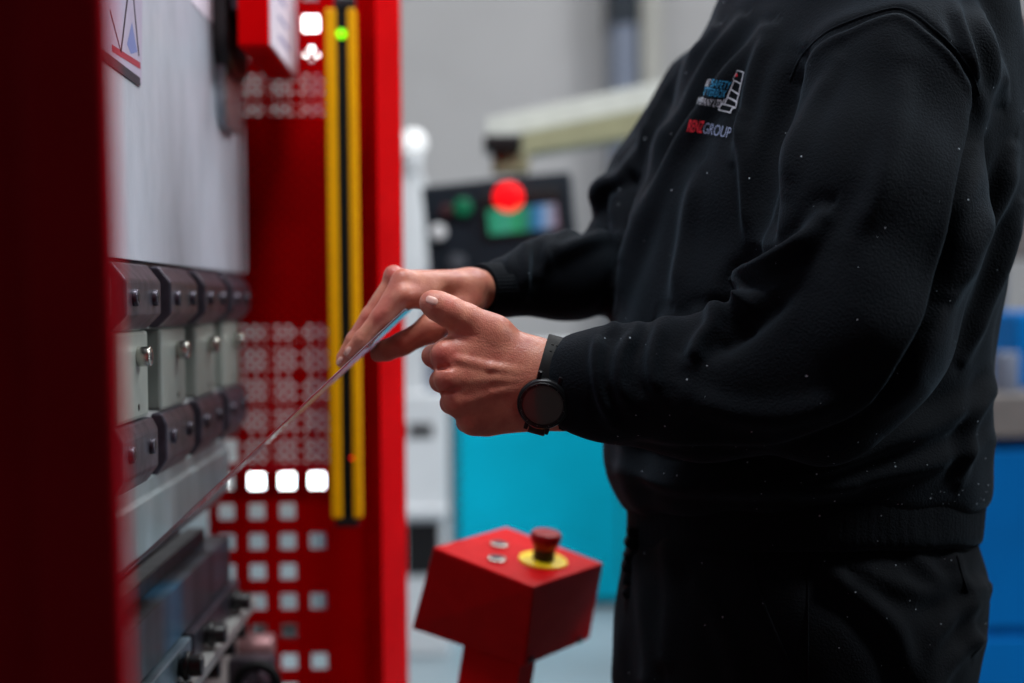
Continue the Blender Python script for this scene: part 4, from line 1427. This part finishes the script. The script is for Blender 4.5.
# ------------------------------------------------------------------ sheet metal held over the die
YS = 1.47
s0 = at(406.5, 309.5, YS); s1 = at(128, 570, YS)
sd = (s1 - s0); sd.y = 0
Lx = (s0.x - (-0.366)) / -sd.normalized().x
sdn = sd.normalized(); snn = Vector((-sdn.z, 0, sdn.x))
if snn.z < 0: snn = -snn
th = 0.0018
e = s0 + sdn * Lx
bm = B()
addprism(bm, [s0, e, e + snn * th, s0 + snn * th], (0, 0.17, 0))
bmesh.ops.recalc_face_normals(bm, faces=bm.faces[:])
bmesh.ops.bevel(bm, geom=bm.edges[:], offset=0.0004, segments=2, profile=0.5, affect='EDGES')
o = obj('metal_sheet', bm, SHEET, base=(s0 + e) / 2)
tag(o, 'thin bright metal sheet slanting from the hands down into the press brake', 'sheet metal')


# ------------------------------------------------------------------ hands, wrists and the rest of the body: one skin
def chain(G, pts, k=0.004):
    """pts: (px, py, Y, r) joints of a finger"""
    d = None
    for a, b in zip(pts, pts[1:]):
        c = rcone(G, P(*a[:3]), P(*b[:3]), a[3], b[3])
        d = c if d is None else smin(d, c, k)
    return d


def hand_mesh(lo, hi, build, h=0.00105):
    G = Grid(lo, hi, h)
    d, ruddy = build(G)
    V, Q = G.mesh(d)
    V = relax(V, Q, 2, 0.5)
    N = vnormals(V, Q)
    if ((V - V.mean(0)) * N).sum() < 0: N = -N; Q = Q[:, ::-1]
    R = np.zeros(len(V))
    for c, r, s in ruddy:
        R = np.maximum(R, s * np.exp(-((V - np.array(c)) ** 2).sum(1) / r ** 2))
    return V, Q, N, R


def build_left(G):
    # back of the hand: metacarpals from the wrist to the knuckles
    D = 1.425
    W = (552, 383, 1.425)
    mc = [((530, 365, 1.424), (447, 354, 1.410), 0.0155, 0.0128), ((532, 378, 1.418), (450, 378, 1.404), 0.0155, 0.0128),
          ((533, 390, 1.418), (458, 401, 1.407), 0.0155, 0.0125), ((534, 402, 1.424), (473, 420, 1.416), 0.0155, 0.0122)]
    d = None
    for a, b, ra, rb in mc:
        c = rcone(G, P(*a), P(*b), ra, rb)
        d = c if d is None else smin(d, c, 0.014)
    # heel and palm behind
    d = smin(d, rcone(G, P(528, 385, 1.436), P(474, 388, 1.432), 0.024, 0.017), 0.016)
    d = smin(d, rcone(G, P(526, 405, 1.432), P(488, 417, 1.43), 0.021, 0.0165), 0.014)
    # wrist / forearm: flattened
    d = smin(d, rcone(G, P(650, 386, 1.42), P(560, 387, 1.424), 0.037, 0.0350, flat=(0, 1, 0), k=0.78), 0.012)
    d = smin(d, rcone(G, P(560, 386.5, 1.424), P(534, 385, 1.424), 0.0352, 0.0338, flat=(0, 1, 0), k=0.74), 0.02)
    # thumb base and web
    d = smin(d, rcone(G, P(528, 362, 1.432), P(486, 337, 1.425), 0.021, 0.0165), 0.018)
    web = rcone(G, P(494, 342, 1.426), P(462, 345, 1.420), 0.0155, 0.0105)
    d = smin(d, web, 0.014)
    thumb = chain(G, [(494, 333, 1.424, 0.0160), (465, 320, 1.418, 0.0138), (448, 311, 1.414, 0.0125), (436, 305, 1.414, 0.0112), (431, 302.5, 1.415, 0.0088)], 0.006)
    d = smin(d, thumb, 0.010)
    fingers = [
        [(447, 354, 1.410, 0.0128), (433, 356, 1.428, 0.0108), (438, 361, 1.450, 0.0095), (456, 363, 1.455, 0.009), (468, 364, 1.450, 0.008)],
        [(450, 378, 1.404, 0.0128), (441, 381, 1.426, 0.0110), (446, 385, 1.450, 0.0098), (462, 386, 1.456, 0.0092), (474, 386, 1.450, 0.008)],
        [(458, 401, 1.407, 0.0125), (451, 403, 1.428, 0.0106), (457, 404, 1.449, 0.0094), (472, 404, 1.455, 0.0088), (482, 404, 1.449, 0.0078)],
        [(473, 420, 1.416, 0.0122), (467, 422, 1.433, 0.0102), (471, 421, 1.450, 0.0086), (484, 419, 1.453, 0.008), (492, 418, 1.448, 0.007)],
    ]
    fd = None
    for f in fingers:
        c = smin(d, chain(G, f), 0.008)
        fd = c if fd is None else smin(fd, c, 0.005)
    d = fd
    # knuckle heads
    for c, r in (((443, 354, 1.404), 0.0085), ((446, 379, 1.398), 0.0085), ((455, 402, 1.401), 0.0075), ((470, 421, 1.410), 0.007)):
        d = smin(d, ball(G, P(*c), r), 0.009)
    # tendons and veins as low ridges
    for pts in ([(520, 372), (492, 368), (458, 360)], [(522, 380), (494, 379), (462, 381)], [(522, 388), (494, 393), (468, 401)]):
        for a, b in zip(pts, pts[1:]):
            ya = 1.3998; d = smin(d, rcone(G, P(*a, ya), P(*b, ya - 0.003), 0.0032, 0.0032), 0.006)
    for pts in ([(455, 391), (470, 396), (480, 392), (494, 400), (506, 398)], [(478, 404), (492, 396), (503, 402), (512, 408)], [(460, 366), (474, 374), (486, 372)]):
        for a, b in zip(pts, pts[1:]):
            ya = 1.4005; d = smin(d, rcone(G, P(*a, ya), P(*b, ya), 0.0026, 0.0026), 0.004)
    # grooves: between knuckles, thumb joint and web creases
    for a, b, r in (((440, 368, 1.3955), (452, 367, 1.3885), 0.0024), ((444, 392, 1.397), (456, 390, 1.389), 0.0022), 
                    ((459, 335, 1.409), (477, 336, 1.406), 0.002),):
        d = smax(d, -rcone(G, P(*a), P(*b), r, r), 0.0035)
    # thumb nail bed
    d = smax(d, -rcone(G, P(424, 297.5, 1.4075), P(437, 299.5, 1.4025), 0.0005, 0.0005), 0.001)
    ruddy = [(P(444, 357, 1.40), 0.012, 0.85), (P(449, 382, 1.395), 0.011, 0.6), (P(459, 402, 1.398), 0.010, 0.45), (P(450, 308, 1.403), 0.010, 0.45), (P(434, 368, 1.415), 0.012, 0.5),
             (P(430, 304, 1.405), 0.008, 0.3), (P(470, 330, 1.41), 0.014, 0.3)]
    return d, ruddy


def build_right(G):
    mc = [((470, 287, 1.562), (403, 281, 1.520), 0.0165, 0.0118), ((470, 285, 1.575), (395.5, 280.5, 1.545), 0.0165, 0.0118),
          ((471, 288, 1.588), (400, 284, 1.572), 0.016, 0.0115), ((472, 292, 1.596), (407, 291, 1.596), 0.015, 0.011)]
    d = None
    for a, b, ra, rb in mc:
        c = rcone(G, P(*a), P(*b), ra, rb)
        d = c if d is None else smin(d, c, 0.012)
    d = smin(d, rcone(G, P(462, 297, 1.575), P(420, 297, 1.56), 0.018, 0.013), 0.014)
    # wrist
    d = smin(d, rcone(G, P(580, 281, 1.70), P(500, 289.5, 1.610), 0.024, 0.0205), 0.012)
    d = smin(d, rcone(G, P(500, 289.5, 1.610), P(472, 290, 1.578), 0.0205, 0.0205), 0.014)
    # index side pad by the sheet corner
    d = smin(d, rcone(G, P(428, 296, 1.53), P(404, 297, 1.510), 0.0145, 0.012), 0.012)
    d = smin(d, rcone(G, P(404, 297, 1.510), P(390, 312, 1.510), 0.012, 0.0105), 0.008)
    # thumb below the sheet
    d = smin(d, rcone(G, P(466, 306, 1.555), P(432, 328, 1.518), 0.0185, 0.0145), 0.014)
    thumb = chain(G, [(432, 328, 1.518, 0.0145), (402, 344, 1.520, 0.0118), (387, 350, 1.524, 0.0108), (378, 354, 1.530, 0.0086)], 0.006)
    d = smin(d, thumb, 0.008)
    fingers = [
        [(403, 281, 1.520, 0.0118), (382, 317, 1.514, 0.0114), (363.5, 339, 1.517, 0.0100), (351.5, 351, 1.521, 0.0080)],
        [(395.5, 280.5, 1.545, 0.0118), (371, 317, 1.540, 0.0110), (355, 340.5, 1.539, 0.0097), (341.8, 360.5, 1.542, 0.0076)],
        [(400, 284, 1.572, 0.0115), (374, 319, 1.562, 0.0098), (358, 341, 1.560, 0.0086), (347, 356, 1.560, 0.0068)],
        [(407, 291, 1.596, 0.011), (386, 319, 1.588, 0.0086), (373, 334, 1.585, 0.0076), (364, 344, 1.583, 0.0062)],
    ]
    fd = None
    for f in fingers:
        c = smin(d, chain(G, f), 0.006)
        fd = c if fd is None else np.minimum(fd, c)
    d = fd
    for c, r in (((393, 273.5, 1.541), 0.0085), ((398, 276, 1.569), 0.0075)):
        d = smin(d, ball(G, P(*c), r), 0.008)
    for pts, ya in (([(460, 283), (432, 278), (403, 276)], 1.534),):
        pass
    # hollow beside the thumb web, groove between index and middle, joint creases
    for a, b, r in (((391, 287, 1.518), (384, 303, 1.517), 0.0022), ((372, 311, 1.500), (381, 315, 1.4985), 0.0010), ((369, 314, 1.502), (378, 319, 1.4995), 0.0009),
                    ((360, 315, 1.524), (367, 319, 1.521), 0.0010), ((357, 334, 1.506), (365, 338, 1.5035), 0.0008)):
        d = smax(d, -rcone(G, P(*a), P(*b), r, r), 0.003)
    ruddy = [(P(394, 272, 1.53), 0.014, 0.6), (P(378, 315, 1.50), 0.012, 0.45), (P(364, 318, 1.525), 0.011, 0.4), (P(345, 358, 1.52), 0.012, 0.5), (P(404, 338, 1.51), 0.016, 0.3), (P(388, 295, 1.51), 0.02, 0.3)]
    return d, ruddy


cutL, cutLn = P(640, 386, 1.42), Vector((-1, 0, 0))
cR = P(555, 282, 1.672); nR = Vector(P(500, 289, 1.61) - P(580, 281, 1.70)).normalized()
lo = at(415, 0, 1.38); 
VL, QL, NL, RL = hand_mesh((at(412, 0, 1.40).x, 1.375, at(0, 445, 1.42).z), (cutL[0] + 0.012, 1.485, at(0, 286, 1.42).z), build_left)
VR, QR, NR, RR = hand_mesh((at(330, 0, 1.52).x, 1.485, at(0, 372, 1.52).z), (cR[0] + 0.02, 1.705, at(0, 258, 1.58).z), build_right)

# rest of the body under the clothes (coarse): trunk, arms, legs, neck, head
GB = Grid((at(500, 0, 1.5).x, 1.28, 0.03), (at(1010, 0, 1.9).x, 1.96, 1.90), 0.011)
body = loft(GB, [(r[0], r[1] + 22, r[2] - 22) for r in ROWS] + [(620, 650, 955), (690, 655, 940)], [(s_[0], s_[1] - 0.02) for s_ in SIDE] + [(690, 0.16)])
body = smax(body, 0.78 - GB.Z, 0.05)
body = smax(body, GB.Z - 1.58, 0.04)
c0 = np.array((at(790, 600, YB).x, YB, 0.0))
for sd_ in (1, -1):
    s_ = np.array((SX[0], SX[1], 0)) * sd_
    top_, kn_, an_ = c0 + s_ * 0.095 + np.array((0, 0, 0.8)), c0 + s_ * 0.11 + np.array((-0.055, -0.01, 0.47)), c0 + s_ * 0.12 + np.array((0.02, 0, 0.09))
    body = smin(body, rcone(GB, top_, kn_, 0.085, 0.06), 0.05)
    body = smin(body, rcone(GB, kn_, an_, 0.058, 0.042), 0.03)
    body = smin(body, rcone(GB, an_ + np.array((0, 0, -0.03)), an_ + np.array((FX[0] * 0.14, FX[1] * 0.14, -0.045)), 0.03, 0.026), 0.02)
for a, b, ra, rb in ((LS, P(846, 330, 1.40), 0.068, 0.058), (P(846, 330, 1.40), P(806, 376, 1.40), 0.056, 0.05), (P(806, 376, 1.40), P(650, 386, 1.42), 0.05, 0.037), (P(650, 386, 1.42), P(610, 385, 1.422), 0.036, 0.035),
                     (RS, P(676, 186, 1.82), 0.056, 0.046), (P(676, 186, 1.82), P(650, 258, 1.765), 0.046, 0.036), (P(650, 258, 1.765), P(560, 282, 1.68), 0.036, 0.029), (P(560, 282, 1.68), P(528, 285, 1.642), 0.029, 0.027)):
    body = smin(body, rcone(GB, a, b, ra, rb), 0.025)
hx = np.array((at(835, -330, YB).x, YB, 0.0))
nk = hx + np.array((0.05, 0, 1.50)); hd = hx + np.array((-0.03, -0.01, 1.72))
body = smin(body, rcone(GB, nk, hd + np.array((0.03, 0, -0.08)), 0.066, 0.06), 0.03)
f3 = np.array((FX[0], FX[1], 0.0)); s3 = np.array((SX[0], SX[1], 0.0)); z3 = np.array((0, 0, 1.0))
body = smin(body, ball(GB, hd + z3 * 0.02 - f3 * 0.015, 0.092, (1, 0.86, 1.1)), 0.03)
body = smin(body, rcone(GB, hd + f3 * 0.04 - z3 * 0.05, hd + f3 * 0.055 - z3 * 0.085, 0.05, 0.034), 0.03)
body = smin(body, rcone(GB, hd + f3 * 0.088 + z3 * 0.01, hd + f3 * 0.112 - z3 * 0.028, 0.010, 0.015), 0.014)
for q in (1, -1):
    body = smin(body, rcone(GB, hd + s3 * q * 0.078 - f3 * 0.008 + z3 * 0.01, hd + s3 * q * 0.08 - f3 * 0.004 - z3 * 0.03, 0.017, 0.012), 0.006)
    body = smax(body, -ball(GB, hd + f3 * 0.098 + s3 * q * 0.033 + z3 * 0.012, 0.014), 0.015)
body = smin(body, rcone(GB, hd + f3 * 0.09 - z3 * 0.055 + s3 * 0.02, hd + f3 * 0.09 - z3 * 0.055 - s3 * 0.02, 0.011, 0.011), 0.01)
VB, QB = GB.mesh(body)
VB = relax(VB, QB, 1, 0.5)
NB = vnormals(VB, QB)
if ((VB - VB.mean(0)) * NB).sum() < 0: QB = QB[:, ::-1]


def cut(bm, c, n, rad, keep_pos):
    """open the skin at a plane near c; returns the rim"""
    c, n = Vector(c), Vector(n)
    fs = [f for f in bm.faces if (f.calc_center_median() - c).length < rad]
    ge = set(fs)
    for f in fs: ge.update(f.edges); ge.update(f.verts)
    r = bmesh.ops.bisect_plane(bm, geom=list(ge), dist=1e-6, plane_co=c, plane_no=n, clear_outer=not keep_pos, clear_inner=keep_pos)
    return [g for g in bm.edges if len(g.link_faces) == 1 and all(abs((v.co - c).dot(n)) < 1e-4 and (v.co - c).length < rad for v in g.verts)]


bm = B()
def add(V, Q, R=None):
    lay = bm.verts.layers.float.get('ruddy') or bm.verts.layers.float.new('ruddy')
    vs = [bm.verts.new(v) for v in V]
    if R is not None:
        for v, r in zip(vs, R): v[lay] = float(r)
    for q in Q: bm.faces.new([vs[i] for i in q])


def cut_hand(V, Q, R, c, n):
    b2 = B()
    lay = b2.verts.layers.float.new('ruddy')
    vs = [b2.verts.new(v) for v in V]
    for v, r in zip(vs, R): v[lay] = float(r)
    for q in Q: b2.faces.new([vs[i] for i in q])
    bmesh.ops.bisect_plane(b2, geom=b2.verts[:] + b2.edges[:] + b2.faces[:], dist=1e-6, plane_co=Vector(c), plane_no=Vector(n), clear_inner=True)
    me = bpy.data.meshes.new('h'); b2.to_mesh(me); b2.free()
    return me


meL = cut_hand(VL, QL, RL, cutL, cutLn); meR = cut_hand(VR, QR, RR, cR, nR)
b3 = B(); b3.verts.layers.float.new('ruddy')
vs = [b3.verts.new(v) for v in VB]
for q in QB: b3.faces.new([vs[i] for i in q])
cut(b3, cutL, cutLn, 0.075, False)
cut(b3, cR, nR, 0.06, False)
n_isl = 0
b3.from_mesh(meL); b3.from_mesh(meR)
for c, n in ((cutL, cutLn), (cR, nR)):
    c, n = Vector(c), Vector(n)
    rim = [g for g in b3.edges if len(g.link_faces) == 1 and all(abs((v.co - c).dot(n)) < 2e-4 and (v.co - c).length < 0.09 for v in g.verts)]
    try:
        bmesh.ops.bridge_loops(b3, edges=rim)
    except Exception as ex:
        print('bridge failed', ex, len(rim))
me = bpy.data.meshes.new('body')
b3.normal_update()
b3.to_mesh(me); b3.free()
bpy.data.meshes.remove(meL); bpy.data.meshes.remove(meR)
me.polygons.foreach_set('use_smooth', np.ones(len(me.polygons), bool))
bodyo = link_mesh('body', me, SKIN, worker, None)

# short hair cap
Gh = Grid(hd - 0.14, hd + 0.16, 0.006)
hair = ball(Gh, hd + z3 * 0.026 - f3 * 0.018, 0.097, (1, 0.87, 1.09))
px_ = (Gh.X - hd[0]) * f3[0] + (Gh.Y - hd[1]) * f3[1]
hair = smax(hair, px_ - 0.035 - (Gh.Z - hd[2]) * 0.55, 0.01)
hair = smax(hair, (hd[2] - 0.035) - Gh.Z, 0.01)
hv_, hq_ = Gh.mesh(hair)
hn_ = vnormals(hv_, hq_)
if ((hv_ - hv_.mean(0)) * hn_).sum() < 0: hq_ = hq_[:, ::-1]
pymesh('hair', hv_, hq_, mat('dark_brown_hair', srgb(48, 34, 26), 0.6, bump=0.6, bscale=150), worker)

# finger nails: thin curved plates lying on the skin
NAIL = mat('nail', srgb(226, 178, 164), 0.28, spec=0.6)
me_b = bodyo.data
BVB = BVHTree.FromPolygons([v.co + WL[worker] for v in me_b.vertices], [tuple(p.vertices) for p in me_b.polygons])


def nail(c, axis, hl, hw):
    """c: photo point seen, axis: photo direction towards the tip"""
    bm = B()
    ax = np.array(axis, float); ax /= np.linalg.norm(ax); nx_ = np.array((-ax[1], ax[0]))
    n = 9
    grid = {}
    for i in range(n):
        for j in range(n):
            u, v = -1 + 2 * i / (n - 1), -1 + 2 * j / (n - 1)
            uu, vv = u * math.sqrt(1 - v * v / 2.6), v * math.sqrt(1 - u * u / 2.6)
            q = np.array(c) + ax * uu * hl + nx_ * vv * hw
            d_ = (FWD * F + RT * (q[0] - 512.0) - UP * (q[1] - 341.5)).normalized()
            loc, nn, idx, dist = BVB.ray_cast(CAM, d_)
            if loc is None: continue
            edge = max(abs(u), abs(v))
            grid[(i, j)] = bm.verts.new(loc + nn * (0.0007 * (1 - edge ** 4) + 0.00005) + (nn * 0.0004 if u > 0.9 else nn * 0))
    for i in range(n - 1):
        for j in range(n - 1):
            ks = [(i, j), (i + 1, j), (i + 1, j + 1), (i, j + 1)]
            if all(k in grid for k in ks): bm.faces.new([grid[k] for k in ks])
    return obj('fingernail', bm, NAIL, bodyo, True)


nail((432, 300.5), (-1, -0.42), 6.2, 4.0)
nail((347.5, 351), (-0.6, 0.8), 5.0, 2.6)
nail((339.5, 360.5), (-0.6, 0.8), 4.4, 2.2)

# ------------------------------------------------------------------ wrist watch on the near wrist
wc = at(543, 404, 1.384)
tocam = (CAM - wc).normalized()
wn = (tocam + Vector((-0.10, 0, -0.32))).normalized()
wt = thing('wristwatch', 'black round wristwatch with dark glass worn on the nearer wrist', 'watch', wc)
sdir = Vector(at(551, 345, 1.40) - at(536, 400, 1.40)); sdir -= wn * sdir.dot(wn); sdir.normalize()
side = wn.cross(sdir)
bm = B()
WS = 1.12
prof = [(0.0, -0.012), (0.0190, -0.012), (0.0218, -0.008), (0.0228, -0.003), (0.0228, 0.001), (0.0215, 0.003), (0.0205, 0.0034)]
def lathe(bm, c, ax, prof, seg=64, close=False):
    ax = Vector(ax).normalized(); s = ax.orthogonal().normalized(); w_ = ax.cross(s)
    rings = []
    for r, h in prof:
        rings.append([bm.verts.new(c + ax * h + (s * math.cos(a) + w_ * math.sin(a)) * max(r * WS, 1e-5)) for a in [2 * PI * k / seg for k in range(seg)]])
    for i in range(len(rings) - 1):
        for k in range(seg):
            bm.faces.new((rings[i][k], rings[i][(k + 1) % seg], rings[i + 1][(k + 1) % seg], rings[i + 1][k]))
    return rings


lathe(bm, wc, wn, prof)
for k in range(2):
    sg = 1 if k == 0 else -1
    for q in (-1, 1):
        c = wc + sdir * sg * 0.0245 + side * q * 0.0105 - wn * 0.004
        addbox(bm, (-0.0022, -0.006, -0.004), (0.0022, 0.006, 0.003), 0.001, M=Matrix.Translation(c) @ Matrix((side, sdir, wn)).transposed().to_4x4())
obj('case', bm, mat('black_watch_metal', srgb(30, 31, 34), 0.32, metal=0.6), wt, True)
bm = B()
lathe(bm, wc, wn, [(0.0205, 0.0034), (0.0200, 0.0050), (0.0182, 0.0054), (0.0178, 0.0042)])
bz = obj('bezel', bm, mat('black_bezel', srgb(20, 21, 23), 0.28, metal=0.4), wt, True)
bm = B()
for k in range(12):
    a = 2 * PI * k / 12
    dd = sdir * math.cos(a) + side * math.sin(a); tt_ = wn.cross(dd)
    c = wc + dd * 0.0191 * WS + wn * 0.0054
    bm.faces.new([bm.verts.new(c + dd * i + tt_ * j) for i, j in ((-0.0006, -0.0003), (0.0006, -0.0003), (0.0006, 0.0003), (-0.0006, 0.0003))])
obj('bezel_marks', bm, mat('pale_marks', srgb(120, 122, 124), 0.5), bz)
bm = B()
r = lathe(bm, wc, wn, [(0.0180, 0.0042), (0.012, 0.0047), (0.006, 0.00495), (0.0, 0.005)])
obj('glass', bm, GLASS, wt, True)
bm = B()
for q in (-0.006, 0.007):
    c = wc + (-side) * 0 + side.lerp(sdir, 0) * 0
    dd = (side * (1 if (side.x > 0) else -1)).normalized()
    addcyl(bm, wc + dd * 0.0248 + sdir * q - wn * 0.003, wc + dd * 0.028 + sdir * q - wn * 0.003, 0.0028, bev=0.0006)
obj('crown_button', bm, BLACKP, wt, True)
# strap: band that follows the wrist all round
axw = side
cc = Vector(P(546, 387, 1.424))
ringn = []
sec = []
for i in range(73):
    a = 2 * PI * i / 72
    # direction around the wrist, in the plane of sdir and wn
    dd = (sdir * math.sin(a) + wn * math.cos(a)).normalized()
    o1 = cc + dd * 0.12
    best = None
    rr = []
    for off in (-0.009, 0, 0.009):
        loc, nn, idx, dist = BVB.ray_cast(cc + axw * off + dd * 0.10, -dd)
        rr.append((loc - cc - axw * off).dot(dd) if loc is not None and dist < 0.099 else 0.034)
    sec.append((dd, max(rr)))
rs_ = np.array([s_[1] for s_ in sec[:-1]])
for _ in range(2):
    rs_ = np.maximum(rs_, (np.roll(rs_, 1) + np.roll(rs_, -1) + rs_) / 3)
bm = B()
rings = []
for i in range(72):
    dd = sec[i][0]; r0 = rs_[i] + 0.0006 - 0.0045 * max(0.0, min(1.0, (-dd.z - 0.6) / 0.3))
    wd = 0.0112
    rings.append([bm.verts.new(cc + axw * x_ + dd * (r0 + h)) for x_, h in ((-wd, 0), (-wd, 0.0022), (-wd + 0.0012, 0.0029), (0, 0.003), (wd - 0.0012, 0.0029), (wd, 0.0022), (wd, 0))])
for i in range(72):
    a_, b_ = rings[i], rings[(i + 1) % 72]
    for k in range(6):
        bm.faces.new((a_[k], a_[k + 1], b_[k + 1], b_[k]))
    bm.faces.new((a_[6], a_[0], b_[0], b_[6]))
strap = obj('strap', bm, BLACKR, wt, True)
bm = B()
for row in range(2):
    for q in (-0.0045, 0.0, 0.0045):
        i = 13 + row * 0
        dd, r0 = sec[14 + 2 * row][0], rs_[14 + 2 * row] + 0.0036
        c = cc + dd * r0 + axw * q
        t2 = axw.cross(dd)
        addbox(bm, (-0.0012, -0.0009, -0.0005), (0.0012, 0.0009, 0.0003), M=Matrix.Translation(c) @ Matrix((axw, t2, dd)).transposed().to_4x4())
obj('strap_holes', bm, mat('strap_hole_black', srgb(2, 2, 3), 0.9), strap)
